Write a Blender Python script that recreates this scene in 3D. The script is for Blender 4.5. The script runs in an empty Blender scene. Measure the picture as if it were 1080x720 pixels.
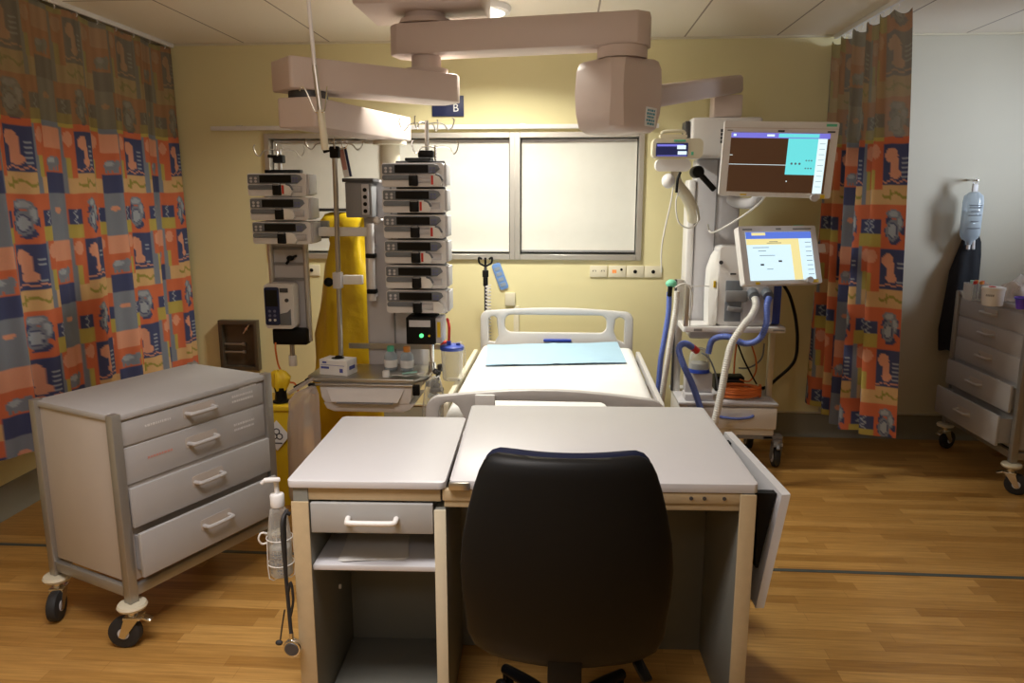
import bpy, bmesh, math, random
from mathutils import Vector, Matrix
random.seed(7)
PI = math.pi
sc = bpy.context.scene
col = sc.collection

# ------------------------------------------------------------------ camera
EYE = 1.71
YAW, PITCH, FPX = math.radians(4.0), math.radians(10.97), 800.0
cam_d = bpy.data.cameras.new('camera')
cam_d.sensor_width = 36.0
cam_d.lens = FPX / 1080.0 * 36.0
cam_d.clip_start = 0.05
cam = bpy.data.objects.new('camera', cam_d)
col.objects.link(cam)
cam.location = (0, 0, EYE)
cam.rotation_euler = (PI / 2 - PITCH, 0, YAW)
sc.camera = cam

# ------------------------------------------------------------------ materials
def new_mat(name):
    m = bpy.data.materials.new(name)
    m.use_nodes = True
    nt = m.node_tree
    return m, nt, nt.nodes, nt.links, nt.nodes['Principled BSDF']

MATS = {}
def mat(name, color, rough=0.5, metal=0.0, var=0.04, scale=12.0, bump=0.0, bscale=80.0, trans=0.0, alpha=1.0,
        emit=None, estr=0.0, coat=0.0, sheen=0.0, spec=0.5):
    """plain procedural material: a base colour broken up by soft noise, optional fine bump"""
    m, nt, N, L, b = new_mat(name)
    tc = N.new('ShaderNodeTexCoord')
    nz = N.new('ShaderNodeTexNoise'); nz.inputs['Scale'].default_value = scale; nz.inputs['Detail'].default_value = 4
    L.new(tc.outputs['Object'], nz.inputs['Vector'])
    mx = N.new('ShaderNodeMix'); mx.data_type = 'RGBA'
    mx.inputs['A'].default_value = (*[max(0, c * (1 - var)) for c in color], 1)
    mx.inputs['B'].default_value = (*[min(1, c * (1 + var)) for c in color], 1)
    L.new(nz.outputs['Fac'], mx.inputs['Factor'])
    L.new(mx.outputs['Result'], b.inputs['Base Color'])
    b.inputs['Roughness'].default_value = rough
    b.inputs['Metallic'].default_value = metal
    b.inputs['Transmission Weight'].default_value = trans
    b.inputs['Alpha'].default_value = alpha
    b.inputs['Coat Weight'].default_value = coat
    b.inputs['Sheen Weight'].default_value = sheen
    b.inputs['Specular IOR Level'].default_value = spec
    if emit:
        b.inputs['Emission Color'].default_value = (*emit, 1)
        b.inputs['Emission Strength'].default_value = estr
    if bump:
        n2 = N.new('ShaderNodeTexNoise'); n2.inputs['Scale'].default_value = bscale; n2.inputs['Detail'].default_value = 6
        L.new(tc.outputs['Object'], n2.inputs['Vector'])
        bp = N.new('ShaderNodeBump'); bp.inputs['Strength'].default_value = bump; bp.inputs['Distance'].default_value = 0.01
        L.new(n2.outputs['Fac'], bp.inputs['Height']); L.new(bp.outputs['Normal'], b.inputs['Normal'])
    MATS[name] = m
    return m

def clear_mat(name, tint, opacity, rough=0.15):
    """thin clear plastic: mostly see-through with a glossy skin"""
    m, nt, N, L, b = new_mat(name)
    b.inputs['Base Color'].default_value = (*tint, 1)
    b.inputs['Roughness'].default_value = rough
    tr = N.new('ShaderNodeBsdfTransparent'); tr.inputs['Color'].default_value = (*[0.5 + 0.5 * t for t in tint], 1)
    ms = N.new('ShaderNodeMixShader')
    lw = N.new('ShaderNodeLayerWeight'); lw.inputs['Blend'].default_value = 0.35
    mp = N.new('ShaderNodeMapRange')
    mp.inputs['To Min'].default_value = opacity; mp.inputs['To Max'].default_value = min(1, opacity + 0.5)
    L.new(lw.outputs['Facing'], mp.inputs['Value'])
    L.new(mp.outputs['Result'], ms.inputs['Fac'])
    L.new(tr.outputs['BSDF'], ms.inputs[1]); L.new(b.outputs['BSDF'], ms.inputs[2])
    L.new(ms.outputs['Shader'], N['Material Output'].inputs['Surface'])
    MATS[name] = m
    return m

def emit_mat(name, color, s):
    m, nt, N, L, b = new_mat(name)
    b.inputs['Base Color'].default_value = (*[c * 0.2 for c in color], 1)
    b.inputs['Roughness'].default_value = 0.25
    b.inputs['Emission Color'].default_value = (*color, 1)
    b.inputs['Emission Strength'].default_value = s
    MATS[name] = m
    return m

def floor_mat():
    m, nt, N, L, b = new_mat('oak_strip_vinyl')
    tc = N.new('ShaderNodeTexCoord')
    br = N.new('ShaderNodeTexBrick')
    br.inputs['Scale'].default_value = 1.0
    br.inputs['Brick Width'].default_value = 0.62
    br.inputs['Row Height'].default_value = 0.066
    br.inputs['Mortar Size'].default_value = 0.0006
    br.inputs['Mortar Smooth'].default_value = 0.3
    br.inputs['Bias'].default_value = 0.0
    br.offset = 0.37; br.offset_frequency = 2; br.squash = 0.8; br.squash_frequency = 3
    br.inputs['Color1'].default_value = (0.40, 0.205, 0.05, 1)
    br.inputs['Color2'].default_value = (0.60, 0.345, 0.105, 1)
    br.inputs['Mortar'].default_value = (0.26, 0.125, 0.035, 1)
    L.new(tc.outputs['Object'], br.inputs['Vector'])
    mp = N.new('ShaderNodeMapping'); mp.inputs['Scale'].default_value = (1.6, 26, 1)
    L.new(tc.outputs['Object'], mp.inputs['Vector'])
    nz = N.new('ShaderNodeTexNoise'); nz.inputs['Scale'].default_value = 3.0; nz.inputs['Detail'].default_value = 7
    L.new(mp.outputs['Vector'], nz.inputs['Vector'])
    mx = N.new('ShaderNodeMix'); mx.data_type = 'RGBA'; mx.blend_type = 'MULTIPLY'; mx.inputs['Factor'].default_value = 0.55
    cr = N.new('ShaderNodeValToRGB')
    cr.color_ramp.elements[0].position = 0.3; cr.color_ramp.elements[0].color = (0.55, 0.5, 0.45, 1)
    cr.color_ramp.elements[1].position = 0.7; cr.color_ramp.elements[1].color = (1.1, 1.08, 1.05, 1)
    L.new(nz.outputs['Fac'], cr.inputs['Fac'])
    L.new(br.outputs['Color'], mx.inputs['A']); L.new(cr.outputs['Color'], mx.inputs['B'])
    L.new(mx.outputs['Result'], b.inputs['Base Color'])
    b.inputs['Roughness'].default_value = 0.33
    b.inputs['Specular IOR Level'].default_value = 0.4
    return m

def ceiling_mat():
    m, nt, N, L, b = new_mat('ceiling_tile')
    tc = N.new('ShaderNodeTexCoord')
    mp = N.new('ShaderNodeMapping'); mp.inputs['Location'].default_value = (-0.77 + 6.0, -5.4 + 12.0, 0)
    L.new(tc.outputs['Object'], mp.inputs['Vector'])
    br = N.new('ShaderNodeTexBrick')
    br.inputs['Scale'].default_value = 1.0; br.offset = 0.0; br.squash = 1.0
    br.inputs['Brick Width'].default_value = 0.6; br.inputs['Row Height'].default_value = 1.2
    br.inputs['Mortar Size'].default_value = 0.006; br.inputs['Mortar Smooth'].default_value = 0.2
    br.inputs['Color1'].default_value = (0.88, 0.82, 0.70, 1); br.inputs['Color2'].default_value = (0.86, 0.80, 0.68, 1)
    br.inputs['Mortar'].default_value = (0.36, 0.31, 0.25, 1)
    L.new(mp.outputs['Vector'], br.inputs['Vector'])
    L.new(br.outputs['Color'], b.inputs['Base Color'])
    nz = N.new('ShaderNodeTexNoise'); nz.inputs['Scale'].default_value = 160
    L.new(tc.outputs['Object'], nz.inputs['Vector'])
    bp = N.new('ShaderNodeBump'); bp.inputs['Strength'].default_value = 0.25; bp.inputs['Distance'].default_value = 0.004
    L.new(nz.outputs['Fac'], bp.inputs['Height']); L.new(bp.outputs['Normal'], b.inputs['Normal'])
    b.inputs['Roughness'].default_value = 0.9
    return m

def curtain_mat(name, muted):
    """printed cotton: colour comes from the printed pattern stored on the cloth; the header is an open mesh"""
    m, nt, N, L, b = new_mat(name)
    at = N.new('ShaderNodeAttribute'); at.attribute_name = 'print'
    tc = N.new('ShaderNodeTexCoord')
    nz = N.new('ShaderNodeTexNoise'); nz.inputs['Scale'].default_value = 260; nz.inputs['Detail'].default_value = 2
    L.new(tc.outputs['Object'], nz.inputs['Vector'])
    mx = N.new('ShaderNodeMix'); mx.data_type = 'RGBA'; mx.blend_type = 'MULTIPLY'; mx.inputs['Factor'].default_value = 0.25
    L.new(at.outputs['Color'], mx.inputs['A']); L.new(nz.outputs['Color'], mx.inputs['B'])
    L.new(mx.outputs['Result'], b.inputs['Base Color'])
    b.inputs['Roughness'].default_value = 0.85
    b.inputs['Specular IOR Level'].default_value = 0.15
    if muted:
        b.inputs['Alpha'].default_value = 0.94
    return m

M = MATS
M['floor'] = floor_mat()
M['ceiling'] = ceiling_mat()
M['curtain'] = curtain_mat('printed_cotton', False)
M['curtain_net'] = curtain_mat('printed_net', True)
mat('wall', (0.77, 0.70, 0.405), 0.75, var=0.03, scale=2.5, bump=0.08, bscale=220)
mat('wall_cool_lit', (0.60, 0.57, 0.46), 0.75, var=0.03, scale=2.5, bump=0.08, bscale=220)  # wall paint with the next bay's cool light mixed into the colour
mat('vinyl_grey', (0.23, 0.215, 0.17), 0.45)
mat('strip_grey', (0.07, 0.085, 0.085), 0.5)
mat('aluminium', (0.62, 0.60, 0.56), 0.38, 0.75)
mat('steel', (0.50, 0.48, 0.44), 0.3, 0.9, var=0.08)
mat('chrome', (0.75, 0.74, 0.72), 0.15, 1.0)
mat('blind', (0.72, 0.71, 0.65), 0.7, bump=0.05, bscale=300)
mat('dark_gap', (0.03, 0.028, 0.025), 0.8)
mat('white_plastic', (0.80, 0.785, 0.785), 0.42)
mat('pure_white', (0.85, 0.84, 0.82), 0.4)
mat('pendant', (0.63, 0.525, 0.48), 0.5, var=0.02)
mat('cream_plastic', (0.70, 0.65, 0.50), 0.4)
mat('ivory', (0.78, 0.72, 0.55), 0.4)
mat('column_grey', (0.58, 0.57, 0.60), 0.45)
mat('mid_grey', (0.25, 0.25, 0.26), 0.5)
mat('slate_grey', (0.17, 0.19, 0.22), 0.45)
mat('dark_grey', (0.06, 0.06, 0.065), 0.45)
mat('black', (0.006, 0.006, 0.006), 0.5, spec=0.2)
mat('black_gloss', (0.005, 0.005, 0.006), 0.3, spec=0.25)
mat('rubber', (0.022, 0.022, 0.024), 0.65)
mat('navy', (0.012, 0.02, 0.085), 0.5)
mat('cart_paint', (0.43, 0.425, 0.43), 0.5, var=0.03)
mat('cart_side', (0.52, 0.47, 0.43), 0.55, var=0.03)
mat('cart_post', (0.36, 0.345, 0.32), 0.36, 0.55)
mat('desk_white', (0.64, 0.64, 0.665), 0.38, var=0.015, scale=40)
mat('desk_grey', (0.40, 0.405, 0.40), 0.5, var=0.03)
mat('desk_wood', (0.52, 0.41, 0.25), 0.5, var=0.1, scale=30)
mat('sheet', (0.86, 0.86, 0.85), 0.8, bump=0.12, bscale=14)
mat('bed_plastic', (0.60, 0.585, 0.58), 0.45)
mat('pad_blue', (0.38, 0.58, 0.74), 0.75, bump=0.1, bscale=60)
mat('blue_tube', (0.13, 0.20, 0.62), 0.4)
mat('blue_plastic', (0.03, 0.07, 0.42), 0.35)
mat('white_tube', (0.78, 0.77, 0.74), 0.4)
mat('green_plastic', (0.12, 0.56, 0.36), 0.45)
mat('orange_plastic', (0.78, 0.30, 0.05), 0.45)
mat('orange_cable', (0.70, 0.17, 0.03), 0.5)
mat('red', (0.60, 0.03, 0.02), 0.4)
mat('yellow_plastic', (0.80, 0.55, 0.02), 0.4)
mat('label_white', (0.82, 0.82, 0.82), 0.6)
mat('print_blue', (0.08, 0.10, 0.40), 0.6)
mat('print_cyan', (0.08, 0.35, 0.48), 0.6)
mat('print_dark', (0.05, 0.05, 0.06), 0.6)
mat('jacket', (0.004, 0.006, 0.011), 0.8, bump=0.3, bscale=25)
mat('tag_blue', (0.16, 0.30, 0.62), 0.5)
mat('mint', (0.22, 0.70, 0.47), 0.5)
mat('handle_grey', (0.50, 0.49, 0.49), 0.45)
mat('mark_pale', (0.66, 0.66, 0.67), 0.7)
mat('navy_fabric', (0.006, 0.009, 0.03), 0.7, spec=0.2)
mat('red_print', (0.60, 0.30, 0.26), 0.6)
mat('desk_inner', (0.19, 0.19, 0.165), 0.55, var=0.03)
mat('bronze', (0.13, 0.105, 0.075), 0.35, 0.6)
mat('purple', (0.13, 0.06, 0.55), 0.35)
mat('paper', (0.75, 0.74, 0.71), 0.8)
mat('teal', (0.35, 0.65, 0.6), 0.6)
mat('gown', (0.74, 0.50, 0.015), 0.28, bump=0.5, bscale=18)
mat('key_blue', (0.15, 0.17, 0.30), 0.5)
clear_mat('clear', (0.85, 0.86, 0.84), 0.16)
clear_mat('clear_blue', (0.62, 0.72, 0.80), 0.35)
clear_mat('clear_bag', (0.80, 0.72, 0.66), 0.28, 0.3)
clear_mat('clear_smoke', (0.45, 0.47, 0.50), 0.55)
clear_mat('glass', (0.75, 0.8, 0.8), 0.25, 0.05)
emit_mat('lamp_face', (1.0, 0.95, 0.80), 2.2)
emit_mat('scr_brown', (0.115, 0.050, 0.024), 0.45)
emit_mat('scr_cyan', (0.16, 0.78, 0.80), 0.95)
emit_mat('scr_white', (0.80, 0.97, 1.0), 1.0)
emit_mat('scr_violet', (0.20, 0.19, 0.72), 0.95)
emit_mat('scr_blue', (0.10, 0.19, 0.72), 0.95)
emit_mat('scr_pale', (0.68, 0.88, 0.97), 1.05)
emit_mat('scr_yellow', (0.98, 0.84, 0.36), 0.9)
emit_mat('scr_dark', (0.03, 0.035, 0.13), 0.5)
emit_mat('scr_grey', (0.13, 0.17, 0.2), 0.6)
emit_mat('led_green', (0.1, 1.0, 0.25), 2.0)
emit_mat('led_orange', (1.0, 0.35, 0.1), 0.8)

# ------------------------------------------------------------------ mesh builder
def frame_from(p0, p1):
    d = Vector(p1) - Vector(p0)
    return Matrix.Translation(Vector(p0)) @ d.to_track_quat('Z', 'Y').to_matrix().to_4x4(), d.length

def smooth_path(pts, n=8, closed=False):
    P = [Vector(p) for p in pts]
    out = []
    k = len(P)
    for i in range(k if closed else k - 1):
        g = (lambda j: P[j % k]) if closed else (lambda j: P[max(0, min(k - 1, j))])
        p0, p1, p2, p3 = g(i - 1), g(i), g(i + 1), g(i + 2)
        for s in range(n):
            t = s / n
            out.append(0.5 * (2 * p1 + (p2 - p0) * t + (2 * p0 - 5 * p1 + 4 * p2 - p3) * t * t + (3 * p1 - p0 - 3 * p2 + p3) * t ** 3))
    if not closed:
        out.append(P[-1])
    return out

class MB:
    def __init__(s):
        s.bm = bmesh.new(); s.mi = 0; s.X = Matrix.Identity(4)
    def m(s, i):
        s.mi = i; return s
    def at(s, mtx):
        s.X = mtx; return s
    def _new(s, verts, faces):
        vs = [s.bm.verts.new(s.X @ Vector(v)) for v in verts]
        out = []
        for f in faces:
            try:
                fc = s.bm.faces.new([vs[i] for i in f]); fc.material_index = s.mi; out.append(fc)
            except ValueError:
                pass
        return vs, out
    def _bevel(s, faces, b, seg, edges=None):
        if b > 0:
            if edges is None:
                edges = list({e for f in faces for e in f.edges})
            r = bmesh.ops.bevel(s.bm, geom=edges, offset=b, segments=seg, profile=0.5, affect='EDGES', clamp_overlap=True)
            for f in r['faces']:
                f.material_index = s.mi
    def box(s, x0, x1, y0, y1, z0, z1, b=0.0, seg=2):
        if x0 > x1: x0, x1 = x1, x0
        if y0 > y1: y0, y1 = y1, y0
        if z0 > z1: z0, z1 = z1, z0
        v = [(x0, y0, z0), (x1, y0, z0), (x1, y1, z0), (x0, y1, z0), (x0, y0, z1), (x1, y0, z1), (x1, y1, z1), (x0, y1, z1)]
        f = [(3, 2, 1, 0), (4, 5, 6, 7), (0, 1, 5, 4), (1, 2, 6, 5), (2, 3, 7, 6), (3, 0, 4, 7)]
        _, fs = s._new(v, f)
        s._bevel(fs, b, seg)
        return s
    def bar(s, p0, p1, w, h, b=0.0, seg=2, ext=0.0):
        """box beam from p0 to p1 (centre line), width w level, height h"""
        p0, p1 = Vector(p0), Vector(p1)
        d = (p1 - p0).normalized()
        up = Vector((0, 0, 1)) if abs(d.z) < 0.95 else Vector((0, 1, 0))
        sx = d.cross(up).normalized(); u = sx.cross(d).normalized()
        p0 = p0 - d * ext; p1 = p1 + d * ext
        v = []
        for p in (p0, p1):
            for a, c in ((-1, -1), (1, -1), (1, 1), (-1, 1)):
                v.append(p + sx * a * w / 2 + u * c * h / 2)
        f = [(3, 2, 1, 0), (4, 5, 6, 7), (0, 1, 5, 4), (1, 2, 6, 5), (2, 3, 7, 6), (3, 0, 4, 7)]
        _, fs = s._new(v, f)
        bmesh.ops.recalc_face_normals(s.bm, faces=fs)
        s._bevel(fs, b, seg)
        return s
    def cyl(s, p0, p1, r0, r1=None, seg=20, b=0.0):
        r1 = r0 if r1 is None else r1
        F, ln = frame_from(p0, p1)
        v = []
        for z, r in ((0, r0), (ln, r1)):
            for i in range(seg):
                a = 2 * PI * i / seg
                v.append(F @ Vector((r * math.cos(a), r * math.sin(a), z)))
        f = [tuple(range(seg - 1, -1, -1)), tuple(range(seg, 2 * seg))]
        f += [(i, (i + 1) % seg, seg + (i + 1) % seg, seg + i) for i in range(seg)]
        _, fs = s._new(v, f)
        if b > 0:
            s._bevel(fs[:2], b, 2, list({e for fc in fs[:2] for e in fc.edges}))
        return s
    def lathe(s, prof, p0=(0, 0, 0), p1=None, seg=24):
        """prof: (radius, height) pairs about the axis p0 -> p1 (default +z)"""
        F = Matrix.Translation(Vector(p0)) if p1 is None else frame_from(p0, p1)[0]
        v, f = [], []
        for r, z in prof:
            for i in range(seg):
                a = 2 * PI * i / seg
                v.append(F @ Vector((r * math.cos(a), r * math.sin(a), z)))
        n = len(prof)
        for k in range(n - 1):
            for i in range(seg):
                j = (i + 1) % seg
                f.append((k * seg + i, k * seg + j, (k + 1) * seg + j, (k + 1) * seg + i))
        f.append(tuple(range(seg - 1, -1, -1))); f.append(tuple(range((n - 1) * seg, n * seg)))
        s._new(v, f)
        return s
    def tube(s, pts, r, seg=10, closed=False, ripple=0.0, pitch=0.012):
        P = [Vector(p) for p in pts]
        if ripple:
            Q = [P[0]]; step = pitch / 4
            for a, c in zip(P, P[1:]):
                L_ = (c - a).length; k = max(1, int(L_ / step))
                Q += [a.lerp(c, (i + 1) / k) for i in range(k)]
            P = Q
        n = len(P)
        T = []
        for i in range(n):
            a = P[(i - 1) % n] if (closed or i > 0) else P[0]
            c = P[(i + 1) % n] if (closed or i < n - 1) else P[-1]
            t = (c - a)
            T.append(t.normalized() if t.length > 1e-9 else Vector((0, 0, 1)))
        ref = Vector((0, 0, 1)) if abs(T[0].z) < 0.9 else Vector((1, 0, 0))
        nx = T[0].cross(ref).normalized()
        v, f = [], []
        dist = 0.0
        for i in range(n):
            if i:
                dist += (P[i] - P[i - 1]).length
                nx = (nx - T[i] * nx.dot(T[i]))
                nx = nx.normalized() if nx.length > 1e-9 else T[i].orthogonal().normalized()
            ny = T[i].cross(nx)
            rr = r(i / max(1, n - 1)) if callable(r) else r
            if ripple:
                rr *= 1 + ripple * math.sin(2 * PI * dist / pitch)
            for k in range(seg):
                a = 2 * PI * k / seg
                v.append(P[i] + nx * rr * math.cos(a) + ny * rr * math.sin(a))
        for i in range(n if closed else n - 1):
            j = (i + 1) % n
            for k in range(seg):
                l = (k + 1) % seg
                f.append((i * seg + k, i * seg + l, j * seg + l, j * seg + k))
        if not closed:
            f.append(tuple(range(seg - 1, -1, -1))); f.append(tuple(range((n - 1) * seg, n * seg)))
        s._new(v, f)
        return s
    def sph(s, c, r, seg=16, rings=10):
        rx, ry, rz = (r, r, r) if not isinstance(r, (tuple, list)) else r
        v, f = [], []
        for k in range(1, rings):
            ph = PI * k / rings
            for i in range(seg):
                a = 2 * PI * i / seg
                v.append((c[0] + rx * math.sin(ph) * math.cos(a), c[1] + ry * math.sin(ph) * math.sin(a), c[2] - rz * math.cos(ph)))
        for k in range(rings - 2):
            for i in range(seg):
                j = (i + 1) % seg
                f.append((k * seg + i, k * seg + j, (k + 1) * seg + j, (k + 1) * seg + i))
        b0 = len(v); v.append((c[0], c[1], c[2] - rz)); v.append((c[0], c[1], c[2] + rz))
        for i in range(seg):
            j = (i + 1) % seg
            f.append((b0, j, i)); f.append((b0 + 1, (rings - 2) * seg + i, (rings - 2) * seg + j))
        s._new(v, f)
        return s
    def loft(s, rings, cap=True, closed=True):
        n = len(rings[0]); v = [p for r in rings for p in r]; f = []
        for k in range(len(rings) - 1):
            for i in range(n if closed else n - 1):
                j = (i + 1) % n
                f.append((k * n + i, k * n + j, (k + 1) * n + j, (k + 1) * n + i))
        if cap and closed:
            f.append(tuple(range(n - 1, -1, -1))); f.append(tuple(range((len(rings) - 1) * n, len(rings) * n)))
        _, fs = s._new(v, f)
        bmesh.ops.recalc_face_normals(s.bm, faces=fs)
        return s
    def prism(s, poly, h0, h1, axis='z', b=0.0, seg=2):
        """poly of 2d points pushed along axis: z -> (x,y), y -> (x,z), x -> (y,z)"""
        put = {'z': lambda p, h: (p[0], p[1], h), 'y': lambda p, h: (p[0], h, p[1]), 'x': lambda p, h: (h, p[0], p[1])}[axis]
        n = len(poly)
        v = [put(p, h0) for p in poly] + [put(p, h1) for p in poly]
        f = [tuple(range(n - 1, -1, -1)), tuple(range(n, 2 * n))] + [(i, (i + 1) % n, n + (i + 1) % n, n + i) for i in range(n)]
        _, fs = s._new(v, f)
        bmesh.ops.recalc_face_normals(s.bm, faces=fs)
        s._bevel(fs, b, seg)
        return s
    def plate(s, outer, holes, h0, h1, axis='y', b=0.0):
        """flat plate with holes"""
        put = {'z': lambda p, h: (p[0], p[1], h), 'y': lambda p, h: (p[0], h, p[1]), 'x': lambda p, h: (h, p[0], p[1])}[axis]
        edges = []
        for loop in [outer] + holes:
            vs = [s.bm.verts.new(s.X @ Vector(put(p, h0))) for p in loop]
            edges += [s.bm.edges.new((vs[i], vs[(i + 1) % len(vs)])) for i in range(len(vs))]
        r = bmesh.ops.triangle_fill(s.bm, use_beauty=True, use_dissolve=False, edges=edges)
        fs = [g for g in r['geom'] if isinstance(g, bmesh.types.BMFace)]
        ex = bmesh.ops.extrude_face_region(s.bm, geom=fs)
        nv = [g for g in ex['geom'] if isinstance(g, bmesh.types.BMVert)]
        d = s.X.to_3x3() @ (Vector(put((0, 0), h1)) - Vector(put((0, 0), h0)))
        for v in nv: v.co += d
        allf = list({f for e in edges if e.is_valid for f in e.link_faces} | set(fs) | {f for v in nv for f in v.link_faces})
        bmesh.ops.recalc_face_normals(s.bm, faces=allf)
        for f in allf: f.material_index = s.mi
        if b > 0:
            rim = [e for e in {e for f in allf for e in f.edges} if len(e.link_faces) == 2 and e.calc_face_angle(0) > 1.2
                   and abs((e.verts[0].co - e.verts[1].co).dot(d)) < 1e-9]
            r = bmesh.ops.bevel(s.bm, geom=rim, offset=b, segments=2, profile=0.5, affect='EDGES', clamp_overlap=True)
            for f in r['faces']: f.material_index = s.mi
        return s
    def text(s, body, size, mtx, depth=0.0006, align='CENTER'):
        cu = bpy.data.curves.new('lettering', 'FONT'); cu.body = body; cu.size = size; cu.align_x = align; cu.align_y = 'CENTER'
        cu.extrude = depth
        ob = bpy.data.objects.new('lettering', cu)
        me = bpy.data.meshes.new_from_object(ob)
        me.transform(s.X @ mtx)
        n0 = len(s.bm.faces)
        s.bm.from_mesh(me)
        s.bm.faces.ensure_lookup_table()
        for f in s.bm.faces[n0:]: f.material_index = s.mi
        bpy.data.objects.remove(ob); bpy.data.curves.remove(cu); bpy.data.meshes.remove(me)
        return s
    def build(s, name, mats, parent=None, local=False, smooth=40):
        me = bpy.data.meshes.new(name)
        s.bm.normal_update()
        s.bm.to_mesh(me); s.bm.free()
        for mm in (mats if isinstance(mats, (list, tuple)) else [mats]):
            me.materials.append(M[mm] if isinstance(mm, str) else mm)
        o = bpy.data.objects.new(name, me)
        col.objects.link(o)
        if smooth:
            me.shade_smooth()
            me.set_sharp_from_angle(angle=math.radians(smooth))
        if parent is not None:
            o.parent = parent
            WORLD[o] = WORLD[parent]
            if not local:
                me.transform(WORLD[parent].inverted())
        else:
            WORLD[o] = Matrix.Identity(4)
        return o

WORLD = {}
def tag(o, label=None, cat=None, group=None, kind=None):
    if label: o['label'] = label
    if cat: o['category'] = cat
    if group: o['group'] = group
    if kind: o['kind'] = kind
    return o
def thing(name, label, cat, loc=(0, 0, 0), rz=0.0, group=None, rot=None):
    o = bpy.data.objects.new(name, None)
    o.empty_display_size = 0.05
    col.objects.link(o)
    o.location = loc
    o.rotation_euler = rot if rot else (0, 0, rz)
    from mathutils import Euler
    WORLD[o] = Matrix.Translation(Vector(loc)) @ Euler(o.rotation_euler).to_matrix().to_4x4()
    return tag(o, label, cat, group)
def copy_tree(o, parent=None):
    c = o.copy(); col.objects.link(c)
    if parent: c.parent = parent
    for ch in list(o.children): copy_tree(ch, c)
    return c
def struct(o):
    o['kind'] = 'structure'; return o
def rrect(x0, x1, z0, z1, r, n=5):
    r = min(r, (x1 - x0) / 2 - 1e-5, (z1 - z0) / 2 - 1e-5)
    P = []
    for cx, cz, a0 in ((x1 - r, z0 + r, -PI / 2), (x1 - r, z1 - r, 0), (x0 + r, z1 - r, PI / 2), (x0 + r, z0 + r, PI)):
        for i in range(n + 1):
            a = a0 + PI / 2 * i / n
            P.append((cx + r * math.cos(a), cz + r * math.sin(a)))
    return P
def RX(a): return Matrix.Rotation(a, 4, 'X')
def RY(a): return Matrix.Rotation(a, 4, 'Y')
def RZ(a): return Matrix.Rotation(a, 4, 'Z')
def TR(*p): return Matrix.Translation(Vector(p))

# ================================================================== THE SETTING
D, CEIL = 5.40, 2.735
XL, XR, YF = -3.02, 4.3, -2.6
struct(MB().box(XL - .1, XR + .1, YF - .1, D + .3, -0.1, 0).build('floor', 'floor'))
struct(MB().box(XL - .1, XR + .1, YF - .1, D + .3, CEIL, CEIL + .1).build('ceiling', 'ceiling'))
WX0, WX1, WZ0, WZ1 = -2.13, 0.53, 1.255, 2.13
w = MB()
w.box(XL - .1, WX0, D, D + .15, 0, CEIL).box(WX1, 1.83, D, D + .15, 0, CEIL)
w.box(WX0, WX1, D, D + .15, 0, WZ0).box(WX0, WX1, D, D + .15, WZ1, CEIL)
struct(w.build('wall_back', 'wall'))
struct(MB().box(1.83, XR + .1, D, D + .15, 0, CEIL).build('wall_back_bay', 'wall_cool_lit'))  # separate piece so the cool light can be painted into its colour
struct(MB().box(XL - .12, XL, YF, D, 0, CEIL).build('wall_left', 'wall'))
struct(MB().box(XR, XR + .12, YF, D, 0, CEIL).build('wall_right', 'wall'))
struct(MB().box(XL, XR, YF - .12, YF, 0, CEIL).build('wall_front', 'wall'))
def cove(name, x0, x1):
    b = MB()
    b.prism([(D, 0.0), (D - 0.05, 0.0), (D - 0.03, 0.012), (D - 0.014, 0.04), (D - 0.008, 0.16), (D, 0.166)], x0, x1, 'x')
    b.m(1).box(x0, x1, D - 0.012, D, 0.166, 0.176)
    return struct(b.build(name, ['vinyl_grey', 'aluminium']))
cove('baseboard_back', XL, XR)
b = MB(); b.prism([(XL, 0.0), (XL + 0.05, 0.0), (XL + 0.014, 0.04), (XL + 0.008, 0.16), (XL, 0.166)], YF, D - 0.06, 'y')
struct(b.build('baseboard_left', 'vinyl_grey'))
struct(MB().box(XL + .06, XR, 3.32, 3.345, 0.0, 0.0015).build('trim_1', 'strip_grey'))
struct(MB().box(XL, XR, D - 0.02, D, CEIL - 0.012, CEIL - 0.0005).build('trim_2', 'cream_plastic'))

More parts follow.
